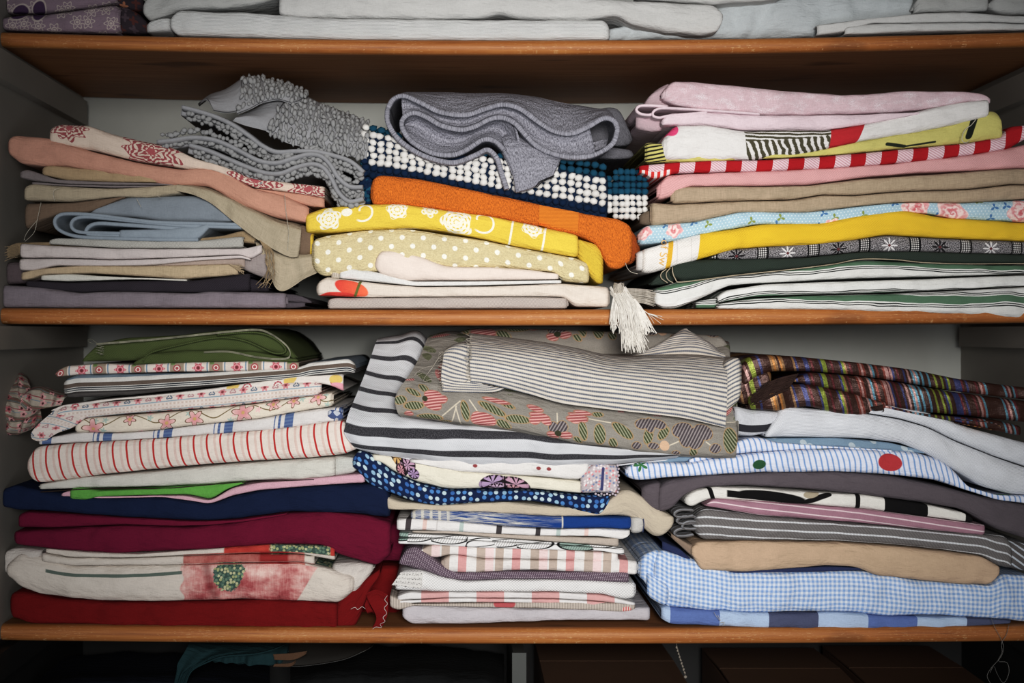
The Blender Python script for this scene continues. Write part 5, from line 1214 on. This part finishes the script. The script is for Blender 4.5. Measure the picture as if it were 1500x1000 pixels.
F('folded_cotton', 'dark blue polka-dot cotton drooping across the centre stack', 'cloth', GE, M_pk_,
  [(z('J',(48,88),(75,50),(140,80),(220,152),(320,197),(450,226),(600,226),(800,228),(1000,247),(1132,250)), z('J',(58,130),(110,200),(200,236),(300,276),(400,293),(600,276),(800,272),(900,286),(1000,311),(1100,336),(1134,275)))], nest=2, y=3, wob=1.6)
F('folded_print', 'cream cotton with butterfly print above the polka dots', 'cloth', GE, M_bf2,
  [(z('J',(130,72),(220,80),(300,100),(450,130),(600,152),(800,168),(1018,187)), z('J',(160,102),(230,150),(310,190),(450,222),(600,218),(800,219),(1020,240)))], nest=2, y=6)
F('folded_cotton', 'white cloth with tiny red motifs beneath the navy-striped cloth', 'cloth', GE, M_lace,
  [(z('J',(290,95),(450,95),(700,92),(900,100),(1042,112)), z('J',(300,108),(400,130),(500,148),(700,162),(850,170),(1010,186),(1046,140)))], nest=2, y=4)
o = F('folded_lace', 'speckled lace-edged scrap at the right end of the butterfly cloth', 'cloth', GE, M_lb,
  [(z('J',(1012,160),(1070,112),(1120,116),(1170,118)), z('J',(1014,240),(1080,240),(1172,242)))], nest=2, y=2, wob=2)
mb = MB()
for k in range(9): c_ = z('J',(1168+4*(k % 2),120+k*14))[0]; blobs(mb, [P3(c_[0], c_[1], .004)], [(2.2, 1.2, 2.4)], rng=k)
for k in range(8): c_ = z('J',(1075+k*12,240+4*(k % 2)))[0]; blobs(mb, [P3(c_[0], c_[1], .004)], [(2.2, 1.2, 2.0)], rng=k)
mb.build('lace_edging', plain('lilac_lace', '#b7aab2', weave=.3), o)['label'] = 'scalloped lilac lace edge'

# large draped cloths on the centre stack
M_ns = cloth('navy_stripe', p_navystripe, weave=.06, kind='twill'); M_fl = cloth('floral_cloth', p_floral, weave=.06); M_tk = cloth('ticking', p_ticking, weave=.10)
mb = MB()
loft('x', None, [(z('I',(112,462),(190,478),(300,490),(430,508),(560,518),(800,515),(1000,505),(1210,485)), 9), (z('I',(70,445),(180,460),(300,470),(430,482),(560,480),(750,492),(1000,492),(1220,478)), 0),
  (z('I',(36,400),(120,415),(220,425),(350,428),(560,425),(750,440),(950,460),(1225,472)), -3), (z('I',(38,372),(100,385),(200,395),(350,396),(560,398),(720,410),(900,440),(1225,470)), -1), (z('I',(50,325),(130,345),(240,350),(380,362),(560,375),(720,400),(900,435),(1225,468)), 10),
  (z('I',(80,255),(150,270),(235,290),(380,350),(560,368),(720,398),(900,434),(1225,466)), 42), (z('I',(112,175),(180,190),(255,215),(380,340),(560,365),(720,396),(900,433),(1225,465)), 80), (z('I',(148,72),(220,62),(315,68),(400,330),(560,362),(720,395),(900,432),(1225,464)), 130), (z('I',(155,66),(225,55),(325,62),(420,328),(570,360),(720,394),(900,431),(1225,463)), 200)], 170, 120, 2.2, mb=mb, wob=2.2, seed=6, lam=70)
fold('x', None, [(z('I',(112,455),(300,492),(560,520),(1000,508),(1200,488)), z('I',(120,464),(300,500),(560,528),(1000,514),(1200,492)))], y=14, nest=0, mb=mb)
o = mb.build('draped_tablecloth', M_ns); tag(o, 'big white cloth with black stripes draped over the centre stack under the floral cloth', 'tablecloth', GE)
part(o, 'turned_corner', cloth('navy_stripe_end', lambda g: g.mix((g.v+10).band(5.5), '#bcbdc2', '#33323a')), [(z('K',(425,240),(480,255),(590,262)), z('K',(428,352),(480,356),(560,340),(592,300)))], 'end showing right of the floral cloth', y=8, nest=2, wob=2)
mb = MB()
loft('x', None, [(z('I',(235,338),(330,348),(450,368),(600,386),(800,424),(1000,455),(1200,478),(1400,486),(1422,478)), 4), (z('I',(222,322),(330,335),(450,355),(600,370),(800,408),(1000,440),(1200,465),(1400,472),(1425,460)), -7), (z('I',(214,278),(330,290),(450,310),(600,330),(800,365),(1000,400),(1200,425),(1400,435),(1428,425)), -9), (z('I',(232,235),(330,240),(450,260),(600,285),(800,315),(1000,350),(1200,370),(1400,385),(1428,375)), -1),
  (z('I',(262,195),(350,200),(450,215),(600,240),(800,270),(1000,300),(1200,320),(1400,340),(1425,330)), 16), (z('I',(300,130),(370,120),(450,125),(600,150),(800,180),(1000,200),(1200,210),(1390,220),(1415,215)), 60), (z('I',(330,60),(400,45),(500,60),(700,100),(900,120),(1100,120),(1300,110),(1392,95),(1400,120)), 110), (z('I',(345,50),(420,35),(500,55),(700,95),(900,115),(1100,110),(1300,90),(1390,70),(1400,100)), 170)], 150, 80, 2.5, mb=mb, wob=1.5, seed=4, lam=80, uvx=True)
fold('x', None, [(z('I',(430,45),(470,28),(600,26),(800,30),(1000,38),(1200,42),(1380,52),(1398,90)), z('I',(430,130),(700,140),(1000,130),(1200,120),(1400,130)), 0)], y=120, depth=150, nest=1, mb=mb, wob=2)
o = mb.build('draped_floral_cloth', M_fl); tag(o, 'grey-brown floral cloth with coral flowers and olive leaves, under the ticking', 'cloth', GE)
mb = MB()
loft('x', None, [(z('I',(482,216),(540,222),(600,236),(700,262),(800,290),(900,304),(1000,316),(1130,330),(1250,346),(1386,378)), -13), (z('I',(480,180),(600,200),(700,222),(800,245),(1000,270),(1250,300),(1390,328)), -17), (z('I',(478,135),(600,150),(750,178),(1000,215),(1250,240),(1392,262)), -15), (z('I',(478,90),(600,100),(750,120),(880,140),(1000,165),(1250,180),(1392,195)), 2), (z('I',(479,58),(600,68),(750,84),(870,104),(1000,130),(1240,130),(1388,140)), 36), (z('I',(482,44),(600,56),(750,76),(860,96),(1000,122),(1240,116),(1386,130)), 80), (z('I',(490,46),(600,60),(750,80),(860,100),(1000,126),(1240,118),(1384,132)), 170)], 120, 70, 2, mb=mb, wob=1.6, seed=9, lam=90)
loft('x', None, [(z('I',(1000,150),(1150,140),(1250,135),(1388,150)), 70), (z('I',(1020,130),(1150,105),(1270,90),(1384,120)), 78), (z('I',(1100,108),(1180,70),(1290,65),(1375,112)), 88), (z('I',(1180,66),(1238,26),(1262,38),(1330,75)), 100)], 40, 24, 2, mb=mb)
o = mb.build('draped_ticking', M_tk); tag(o, 'blue and cream narrow-striped ticking cloth draped on top of the centre stack', 'cloth', GE)
part(o, 'turned_end', M_tk, [(z('I',(1384,145),(1410,132),(1443,128)), z('I',(1386,330),(1405,320),(1425,285)))], 'layer turned under at the right end', y=6, nest=2)
mb = MB()
loft('x', None, [(z('I',(382,250),(440,252),(560,252),(605,238)), -4), (z('I',(378,200),(420,212),(480,214),(520,220)), -10), (z('I',(382,150),(420,160),(482,165)), -8), (z('I',(390,105),(430,88),(482,85)), 6), (z('I',(400,95),(435,78),(482,70)), 50)], 40, 30, 2, mb=mb)
rg = random.Random(6)
q = mb.build('frayed_end', M_tk, o); q['label'] = 'frayed left end sticking out'
fr = []
for k in range(26):
    y_ = 52+k*6.4; fr.append([(a, b, -14+10*(y_ < 90)) for a, b in z('I',(486+rg.uniform(-3, 3),y_),(476+rg.uniform(-4, 4),y_+rg.uniform(-4, 6)),(468+rg.uniform(-8, 6),y_+rg.uniform(-6, 9)))])
for k in range(22):
    y_ = 108+k*6.6; fr.append([(a, b, -9) for a, b in z('I',(386,y_),(378+rg.uniform(-3, 3),y_+rg.uniform(-3, 3)),(372+rg.uniform(-6, 4),y_+rg.uniform(-6, 8)))])
fr.append([(a, b, -8) for a, b in z('I',(440,165),(340,160),(295,180),(285,195),(310,185))]); fr.append([(a, b, -6) for a, b in z('I',(400,100),(370,130),(350,160),(320,200),(318,215),(345,205))]); fr.append([(a, b, -8) for a, b in z('I',(430,185),(445,190),(430,175),(424,185),(440,195))])
threads(o, 'frayed_threads', plain('cream_blue_thread', '#b3aa9b', weave=.3), fr, .45, 'fraying cream threads')

# ================================================================ lower shelf, right stack
M_bc = cloth('big_blue_check', p_bigcheck, sat=.85, weave=.07); M_gg = cloth('blue_gingham', p_gingham, sat=.88, weave=.05); M_pb = plain('peach_beige', sat=.92, fn='#bfa58b', weave=.06); M_db = plain('dark_blue', '#1c2c5c'); M_gy = cloth('grey_white_stripe', p_greystripe, weave=.06)
M_mv = cloth('mauve_stripe', p_mauvestripe, weave=.08); M_geo = cloth('black_white_shapes', p_geometric, weave=.05); M_pl = plain('plum_grey', '#655b61', weave=.06); M_bs = cloth('blue_stripe_strawberry', p_bluestripe, sat=.9, weave=.05)
M_bl2 = cloth('blue_leaf', p_blueleaf, weave=.06); M_wt = plain('white_ribbed_towel', '#cfd1d6', kind='rib', weave=.07, bump=.5); M_sh = cloth('metallic_stripe', p_shawl, sat=.9, weave=.22, rough=.42, sheen=0, metal=.35, bump=.5)
o = F('folded_tablecloth', 'large blue and slate checked cloth at the very bottom of the lower right stack', 'tablecloth', GF, M_bc,
  [(z('L',(128,545),(150,541),(200,549),(500,566),(700,566),(800,562),(1000,579),(1300,583),(1455,592)), z('L',(134,590),(160,608),(400,619),(700,627),(900,627),(1100,623),(1300,616),(1450,602)))], nest=2, y=5)
threads(o, 'loose_thread', M_thread, [z('L',(325,560),(335,575),(350,592),(340,570)), z('L',(350,600),(365,598),(358,612))], .35)
o = F('folded_tablecloth', 'light blue gingham cloth, thick fold with its left end bunched', 'tablecloth', GF, M_gg,
  [(z('L',(100,345),(130,325),(240,360),(400,412),(600,412),(900,408),(1100,442),(1380,462),(1420,420),(1540,425)), z('L',(102,480),(150,545),(300,556),(500,566),(700,562),(780,560),(1000,579),(1180,572),(1300,585),(1540,602)))], nest=2, y=8, wob=2.0, seed=2)
part(o, 'bunched_end', M_gg, [(z('L',(50,360),(70,335),(110,325)), z('L',(78,440),(95,520),(125,542))), (z('L',(75,410),(110,430),(150,460)), z('L',(85,500),(115,540),(155,545)), -5)], 'gathered left end', y=9, nest=2, wob=3)
threads(o, 'loose_thread', plain('grey_thread', '#8e8a84'), [[(a, b, -4) for a, b in z('X',(1452,905),(1458,920),(1466,935),(1470,948),(1466,962),(1452,978),(1446,990),(1452,1002))]+[], [(a, b, -4) for a, b in z('X',(1478,915),(1474,930),(1467,942),(1468,955),(1462,968),(1475,970),(1478,985),(1470,1000),(1460,985),(1456,975),(1450,985))]], .35, 'long loose grey thread hanging past the shelf edge')
F('folded_cotton', 'dark blue cloth glimpsed in the gap under the peach beige cloth', 'cloth', GF, M_db,
  [(z('L',(130,290),(200,320),(260,380),(420,402),(600,393),(750,386),(885,392)), z('L',(130,325),(200,350),(260,405),(420,412),(600,411),(800,405),(890,400)))], nest=1, y=16)
o = F('folded_cotton', 'peach beige plain cloth, thick fold lying on the gingham', 'cloth', GF, M_pb,
  [(z('L',(243,318),(265,296),(500,293),(800,299),(1000,311),(1200,331),(1350,351),(1412,388)), z('L',(250,345),(275,406),(450,411),(600,401),(750,386),(870,393),(950,426),(1100,441),(1250,456),(1382,461),(1408,410)))], nest=2, y=3, wob=1.5)
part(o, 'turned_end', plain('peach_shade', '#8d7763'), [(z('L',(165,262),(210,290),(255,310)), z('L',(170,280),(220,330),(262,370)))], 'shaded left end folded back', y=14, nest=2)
o = F('tea_towel', 'grey cloth with white lengthwise stripes above the peach beige cloth', 'tea towel', GF, M_gy,
  [(z('L',(255,180),(300,168),(500,196),(800,221),(1000,236),(1200,256),(1440,272),(1462,310)), z('L',(258,288),(500,292),(800,293),(1000,306),(1200,326),(1350,350),(1400,385),(1458,398)))], nest=3, y=4, rnd='L')
part(o, 'right_end', cloth('grey_stripe_end', lambda g: g.mix(((g.v+g.u*.5)/11).frac().lt(.3), '#66605f', '#b9c0c8')), [(z('L',(1445,285),(1500,300),(1545,305)), z('L',(1445,392),(1500,405),(1545,415)))], 'layer continuing to the right wall', y=12, nest=2)
mb = MB()
for k, (cx, cy) in enumerate(((205,190), (235,235), (205,262), (215,215))): ribbon(mb, z('L',(cx+45,cy-14),(cx,cy-16),(cx-26,cy-4),(cx-20,cy+10),(cx+10,cy+12),(cx+45,cy+6)), 4, 10+k, 120)
mb.build('folded_edges', cloth('grey_curl', lambda g: g.mix((g.v*.35).sin().gt(.3), '#6b6767', '#9b9da2')), o)['label'] = 'curled layer edges at the left end'
F('tea_towel', 'dusky mauve cloth with thin white stripes lying on the grey-striped cloth', 'tea towel', GF, M_mv,
  [(z('L',(298,155),(320,129),(500,140),(700,154),(900,170),(1100,196),(1250,216),(1355,230)), z('L',(302,160),(500,195),(700,210),(900,226),(1100,246),(1358,271)))], nest=2, y=4)
F('folded_print', 'white cloth with bold black shapes below the plum grey cloth', 'cloth', GF, M_geo,
  [(z('L',(218,125),(250,99),(330,86),(500,91),(700,106),(900,116),(1100,146),(1270,181),(1312,205)), z('L',(222,150),(240,166),(310,130),(500,141),(700,154),(900,170),(1100,195),(1250,214),(1312,222)))], nest=2, y=5)
o = F('folded_cotton', 'plum grey plain cloth curving down over the black and white cloth to the right wall', 'cloth', GF, M_pl,
  [(z('K',(140,545),(170,520),(300,501),(550,489),(800,486),(1000,500),(1200,540),(1350,580),(1500,608),(1540,615)), z('K',(145,640),(190,630),(240,570),(300,545),(450,535),(700,552),(900,572),(1100,598),(1270,625),(1340,665),(1400,700),(1540,745)))], nest=2, y=5, sm=3)
part(o, 'turned_end', M_pl, [(z('K',(78,545),(110,528),(150,522)), z('K',(82,600),(120,645),(152,645)))], y=9, nest=2)
F('folded_print', 'slate blue cotton with pale leaf print showing behind the blue-striped cloth', 'cloth', GF, M_bl2,
  [(z('K',(115,435),(240,425),(440,375),(560,359),(800,358),(1000,376),(1132,408)), z('K',(118,455),(240,450),(440,400),(800,396),(1000,408),(1136,418)))], nest=2, y=14)
F('folded_print', 'blue and white finely striped cotton with red and green fruit motifs', 'cloth', GF, M_bs,
  [(z('K',(252,440),(420,378),(470,360),(520,357),(580,376),(750,388),(1000,404)), z('K',(258,452),(420,421),(600,406),(800,397),(1010,412)), 5),
   (z('K',(22,470),(60,452),(250,452),(450,422),(650,403),(900,400),(1100,414),(1200,442),(1258,492),(1290,540),(1400,572),(1540,575)), z('K',(28,508),(60,521),(200,506),(500,491),(800,486),(1000,497),(1170,517),(1280,552),(1400,590),(1540,608)))], nest=2, y=4, wob=1.5)
F('bath_towel', 'white ribbed towel, thick double fold sloping down to the right wall', 'towel', GF, M_wt,
  [(z('K',(545,340),(600,242),(700,251),(900,267),(1050,292),(1150,322),(1250,372),(1400,432),(1540,480)), z('K',(540,357),(700,358),(900,362),(1050,380),(1150,422),(1250,482),(1350,542),(1450,570),(1540,575))),
   (z('K',(920,255),(1000,236),(1150,266),(1300,321),(1540,385)), z('K',(925,268),(1050,289),(1150,319),(1250,369),(1400,429),(1540,476)), 3)], nest=3, y=4, sq=1.0, rnd='')
mb = MB()
fold('x', None, [(z('K',(445,100),(470,60),(510,48),(650,55),(900,80),(1100,106),(1250,138),(1400,158),(1540,175)), z('K',(450,180),(500,140),(560,112),(700,112),(880,126),(1050,152),(1230,184),(1400,205),(1540,220)))], y=8, nest=1, mb=mb, rnd='L')
fold('x', None, [(z('K',(640,140),(700,114),(880,128),(1050,154),(1230,186),(1400,208),(1540,225)), z('K',(645,150),(700,162),(850,192),(950,232),(1100,262),(1300,278),(1400,290),(1540,305)))], y=5, nest=1, mb=mb, wob=1.6)
fold('x', None, [(z('K',(480,205),(540,170),(600,160),(700,157),(850,186),(960,218),(990,228)), z('K',(486,254),(590,261),(700,241),(800,266),(880,279),(970,262),(990,246)))], y=3, nest=1, mb=mb, wob=2)
fold('x', None, [(z('K',(428,190),(445,110),(470,85),(560,110)), z('K',(430,215),(470,245),(500,230),(560,180)))], y=12, nest=1, mb=mb, wob=2)
fold('x', None, [(z('K',(980,236),(1100,265),(1250,280),(1400,292),(1488,315)), z('K',(980,246),(1100,272),(1250,300),(1380,330),(1490,352)))], y=6, nest=2, mb=mb, sheet=1)
ribbon(mb, z('K',(1250,290),(1350,298),(1400,308),(1415,322),(1390,330),(1350,322),(1250,303)), 2.5, 2, 150)
o = mb.build('folded_shawl', M_sh); tag(o, 'brown shawl with shimmering multicoloured stripes on top of the right stack', 'shawl', GF)
rg = random.Random(9); fr = []
for k in range(60):
    a = rg.random(); fr.append([(p, q, -1-rg.uniform(0, 4)) for p, q in z('K',(660-40*a,120+60*a),(600-30*a+rg.uniform(-8, 8),135+65*a),(545-30*a+rg.uniform(-10, 10),160+60*a+rg.uniform(-8, 8)),(495+rg.uniform(-15, 15),200+35*a+rg.uniform(-6, 6)))])
threads(o, 'fringe', plain('brown_fringe', '#3f271f'), fr, .8, 'brown thread fringe at the left end'); fr = []
for k in range(12): fr.append([(p, q, -1) for p, q in z('K',(930+k*3,245+k % 5*3),(955+k*2,240+k % 4*5),(972+rg.uniform(-6, 6),235+k*2.4))])
threads(o, 'fringe', plain('brown_fringe', '#3f271f'), fr, .8, 'brown thread fringe at the left end')
# ================================================================ upper shelf
GT = 'white linen on the upper shelf'
M_ll = cloth('lilac_print', p_lilac, weave=.05); M_dk = cloth('dark_print', p_darkprint, weave=.06); M_w1 = plain('white_ribbed', '#cfcfcd', kind='rib', weave=.06); M_w2 = plain('white_sheet', '#c6c5c2', weave=.05); M_w3 = plain('grey_white_sheet', '#b3b3b0', weave=.06); M_w4 = plain('cool_white_sheet', '#b9bfc1', weave=.05)
o = F('folded_print', 'lilac cloth with white and purple flower print at the left end of the upper shelf', 'cloth', 'printed cloths on the upper shelf', M_ll,
  [(z('T',(2,95),(120,72),(240,66),(420,46),(560,18),(612,20)), z('T',(2,152),(300,160),(600,167))), (z('T',(2,-60),(300,-70),(600,-60)), z('T',(2,60),(240,62),(420,42),(610,8)), 10)], nest=2, y=8, wob=1.6)
F('folded_print', 'dark cloth with orange and maroon print between the lilac cloth and the white linen', 'cloth', 'printed cloths on the upper shelf', M_dk,
  [(z('T',(585,30),(640,20),(720,60),(765,115)), z('T',(590,170),(740,172),(768,168))), (z('T',(560,-50),(700,-40),(745,-10)), z('T',(600,25),(690,55),(740,40)), 8)], nest=2, y=24, wob=2)
o = F('folded_sheet', 'long white ribbed cloth lying directly on the upper shelf', 'linen', GT, M_w1,
  [(z('T',(885,90),(930,46),(1100,55),(1300,58))+z('U',(300,86),(800,92),(1400,98))+z('V',(380,96),(405,125)), z('T',(890,145),(915,178),(1200,186))+z('U',(400,204),(800,207),(1400,207))+z('V',(405,203)))], nest=2, y=4)
part(o, 'inner_fold', M_w1, [(z('T',(762,120),(790,98),(890,86)), z('T',(765,165),(890,158)))], 'narrower inner end at the left', y=11, nest=2)
F('folded_sheet', 'greyish white crumpled cloth above the left end of the ribbed white cloth', 'linen', GT, M_w3,
  [(z('T',(745,20),(780,-40),(1100,-60),(1440,-70)), z('T',(748,70),(765,105),(860,78),(900,55),(1000,42),(1200,38),(1320,20),(1440,-10)))], nest=2, y=6, wob=1.6)
o = F('folded_sheet', 'broad white sheet resting on the ribbed white cloth in the middle of the upper shelf', 'linen', GT, M_w2,
  [(z('U',(100,-40),(400,-60),(1100,-60))+z('V',(600,0),(960,18),(1000,65)), z('U',(110,72),(220,84),(700,90),(1000,92),(1180,86),(1260,64),(1340,86))+z('V',(0,92),(260,100),(440,76),(520,120),(700,160),(900,174),(985,160),(996,100)))], nest=2, y=3, wob=1.4)
F('folded_sheet', 'white cloth at the very top edge above the broad white sheet', 'linen', GT, M_w2,
  [(z('V',(560,-60),(900,-70),(1300,-75)), z('V',(560,-10),(750,2),(960,16),(1180,2),(1300,-10)))], nest=2, y=6)
F('folded_sheet', 'cool white draped sheet set back behind the right half of the upper shelf', 'linen', GT, M_w4,
  [(z('V',(420,140),(960,40),(1000,20),(1200,0))+z('W',(300,-30),(600,-40),(930,-40)), z('V',(400,204),(900,200),(1100,196))+z('W',(0,197),(380,188),(930,180)))], nest=1, y=30, wob=3.5, depth=250)
o = F('folded_sheet', 'flat white cloth in two layers at the right end of the upper shelf', 'linen', GT, M_w2,
  [(z('W',(422,125),(600,105),(850,78),(1000,62),(1200,60),(1400,78),(1600,80)), z('W',(425,180),(560,165),(700,118),(860,120),(1200,112),(1600,120))), (z('W',(565,145),(690,118),(860,120),(1200,114),(1600,122)), z('W',(566,178),(860,166),(1200,158),(1600,152)), -2)], nest=2, y=7)
F('folded_sheet', 'white folded cloth with fringed end on the right, above the flat two-layer cloth', 'linen', GT, M_w3,
  [(z('W',(930,20),(960,-40),(1320,-50)), z('W',(935,68),(1000,58),(1200,58),(1322,52)))], nest=2, y=10)
F('folded_sheet', 'greyish cloth in the upper right corner of the upper shelf', 'linen', GT, M_w3,
  [(z('W',(1330,-10),(1400,-50),(1600,-50)), z('W',(1325,50),(1420,74),(1600,62)))], nest=2, y=13, rnd='L')
# ================================================================ below the lower shelf
GZ = 'things in the dark under the lower shelf'
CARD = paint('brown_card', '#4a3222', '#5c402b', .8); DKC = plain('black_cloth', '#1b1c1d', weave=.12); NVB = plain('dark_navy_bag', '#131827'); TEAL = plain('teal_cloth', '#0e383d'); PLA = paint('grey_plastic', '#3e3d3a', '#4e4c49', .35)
def px(x, Y): return (VX+(x-VX)*(1+Y/D))*.001
def card_box(label, xa, xb, ztop, tilt=0):
    mb = MB(); x0, x1 = px(xa, .06), px(xb, .06); zt = ZH-ztop; zb = ZH-1.05
    t = .004
    boxmb(mb, x0, x1, .06, .06+t, zb, zt); boxmb(mb, x0, x1, .34-t, .34, zb, zt); boxmb(mb, x0, x0+t, .06+t, .34-t, zb, zt); boxmb(mb, x1-t, x1, .06+t, .34-t, zb, zt)
    boxmb(mb, x0+t, x1-t, .06+t, .34-t, zb, zb+t)
    o = mb.build('cardboard_box', CARD, smooth=False); tag(o, label, 'box', 'cardboard boxes under the lower shelf')
    for k, (y0, y1) in enumerate(((.058, .197), (.2, .342))):
        m2 = MB(); v = [(x0, y0, zt+.001), (x1, y0, zt+.001), (x1, y1, zt+.004+tilt), (x0, y1, zt+.004+tilt)] if k == 0 else [(x0, y0, zt+.004+tilt), (x1, y0, zt+.004+tilt), (x1, y1, zt+.001), (x0, y1, zt+.001)]
        v = np.array(v+[(a, b, c+.003) for a, b, c in v]); m2.add(v, [(0,3,2,1),(4,5,6,7),(0,1,5,4),(1,2,6,5),(2,3,7,6),(3,0,4,7)], [(p[0]*1000, p[1]*1000) for p in v]); m2.build('flap', CARD, o, False)
    return o
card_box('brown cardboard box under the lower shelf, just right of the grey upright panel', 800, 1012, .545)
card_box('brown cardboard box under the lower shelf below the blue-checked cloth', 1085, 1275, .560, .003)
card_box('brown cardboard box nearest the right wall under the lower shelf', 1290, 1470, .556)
mb = MB(); boxmb(mb, px(752, .1), px(769, .1), .1, .34, ZH-1.05, ZH-.5); boxmb(mb, px(752, .1)-.002, px(769, .1)+.002, .098, .1, ZH-1.05, ZH-.497)
o = mb.build('upright_panel', paint('grey_panel', '#4f514e', '#5b5d5a'), smooth=False); tag(o, 'grey upright divider panel standing under the lower shelf', 'panel', GZ)
mb = MB(); 
for k in range(9): blobs(mb, [P3(991+k*1.5, 948+k*4.6, .03)], [(1.6, 1.6, 2.4)], rng=k)
thread(mb, [(990, 940, 30), (996, 962, 30), (1004, 990, 30)], .5); blobs(mb, [P3(1004, 991, .03)], [(3, 3, 3)], rng=1)
o = mb.build('bead_cord', plain('pale_cord', '#8f8577')); tag(o, 'pale knotted cord dangling in front of the first cardboard box', 'cord', GZ)
def heap(name, label, mat, x0, x1, ytop, cat, y=.05, seed=1, w=3, cv=14):
    n = 60; mb = MB(); xs = np.linspace(x0, x1, 9); rg = random.Random(seed)
    def row(dy, Y, b): return ([(x, ytop+dy+cv*abs((x-(x0+x1)/2)/((x1-x0)/2))**3*b+rg.uniform(-2, 2)) for x in xs], Y)
    loft('x', None, [row(420, 30+y*1000, 0), row(120, 18+y*1000, .5), row(34, 20+y*1000, 1), row(8, 45+y*1000, 1), row(-4, 110+y*1000, 1), row(-26, 220+y*1000, 1), row(-30, 255+y*1000, 1)], 80, 60, 3, mb=mb, wob=w, seed=seed, lam=60)
    o = mb.build(name, mat); return tag(o, label, cat, GZ)
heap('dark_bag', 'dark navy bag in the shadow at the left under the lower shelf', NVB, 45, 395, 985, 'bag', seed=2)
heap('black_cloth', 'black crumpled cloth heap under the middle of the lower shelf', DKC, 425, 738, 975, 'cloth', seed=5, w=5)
mb = MB()
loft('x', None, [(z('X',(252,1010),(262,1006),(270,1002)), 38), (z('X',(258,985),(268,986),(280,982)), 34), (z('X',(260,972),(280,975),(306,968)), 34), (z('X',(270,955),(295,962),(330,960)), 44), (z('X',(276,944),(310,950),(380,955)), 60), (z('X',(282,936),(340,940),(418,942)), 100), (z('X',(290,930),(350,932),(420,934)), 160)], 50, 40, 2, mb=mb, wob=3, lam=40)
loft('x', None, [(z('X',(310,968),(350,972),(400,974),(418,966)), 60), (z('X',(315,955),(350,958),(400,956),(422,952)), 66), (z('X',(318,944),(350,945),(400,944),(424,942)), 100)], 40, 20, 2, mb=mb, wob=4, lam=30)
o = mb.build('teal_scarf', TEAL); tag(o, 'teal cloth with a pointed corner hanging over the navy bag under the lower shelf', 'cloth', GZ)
mb = MB()
loft('x', None, [(z('X',(405,972),(440,975),(500,966),(535,952)), 52), (z('X',(410,960),(450,962),(500,956),(545,946)), 75), (z('X',(415,940),(450,940),(500,940),(550,938)), 140)], 30, 12, 1, mb=mb)
o = mb.build('plastic_sleeve', PLA); tag(o, 'greyish plastic sleeve with ochre strips beside the teal cloth', 'sleeve', GZ)
mb = MB()
loft('x', None, [(z('X',(402,966),(430,966),(448,958)), 49), (z('X',(400,958),(430,956),(450,953)), 50)], 12, 6, 1, mb=mb); loft('x', None, [(z('X',(400,976),(425,976),(432,970)), 48), (z('X',(402,972),(425,971),(433,966)), 50)], 12, 6, 1, mb=mb)
mb.build('ochre_strip', plain('ochre', '#5e3d1d'), o)['label'] = 'ochre brown strips'
# ================================================================ camera and light
cam = bpy.data.cameras.new('camera'); co = bpy.data.objects.new('camera', cam); col.objects.link(co)
co.location = (VX*.001, -D, ZH); co.rotation_euler = (PI/2, 0, 0)
cam.sensor_width = 36; cam.lens = 36*D/1.5; cam.shift_x = (750-VX)/1500; cam.shift_y = -(500-VZ)/1500
cam.dof.use_dof = True; cam.dof.focus_distance = D+.005; cam.dof.aperture_fstop = 3.5; cam.clip_start = .05
bpy.context.scene.camera = co
def area(name, loc, tgt, sx, sy, power, colr, spread=180):
    l = bpy.data.lights.new(name, 'AREA'); l.shape = 'RECTANGLE'; l.size, l.size_y = sx, sy; l.energy = power; l.color = colr; l.spread = math.radians(spread)
    o = bpy.data.objects.new(name, l); col.objects.link(o); o.location = loc
    o.rotation_euler = (Vector(tgt)-Vector(loc)).to_track_quat('-Z', 'Y').to_euler(); return o
def spot(name, loc, tgt, size, blend, power, radius, colr):
    l = bpy.data.lights.new(name, 'SPOT'); l.energy = power; l.spot_size = math.radians(size); l.spot_blend = blend; l.shadow_soft_size = radius; l.color = colr
    o = bpy.data.objects.new(name, l); col.objects.link(o); o.location = loc
    o.rotation_euler = (Vector(tgt)-Vector(loc)).to_track_quat('-Z', 'Y').to_euler(); return o
spot('window_light', (.86, -2.35, ZH+.30), (.80, .05, ZH-.01), 47, 1.0, 228, .34, (1, .98, .955))
area('low_fill', (.75, -2.2, ZH-.75), (.78, 0, ZH+.15), 2.0, .9, 14, (.93, .96, 1))  # added fill from below, lifts the shelf undersides and back wall
w = bpy.data.worlds.new('room'); bpy.context.scene.world = w; w.use_nodes = True
w.node_tree.nodes['Background'].inputs[0].default_value = (.55, .6, .66, 1); w.node_tree.nodes['Background'].inputs[1].default_value = .07
sc = bpy.context.scene
sc.view_settings.view_transform = 'Standard'; sc.view_settings.look = 'None'; sc.view_settings.exposure = -0.02
vs = sc.view_settings; vs.use_curve_mapping = True
cm = vs.curve_mapping.curves[3]; cm.points.new(.10, .068); cm.points.new(.35, .335); cm.points.new(.72, .755); vs.curve_mapping.update()
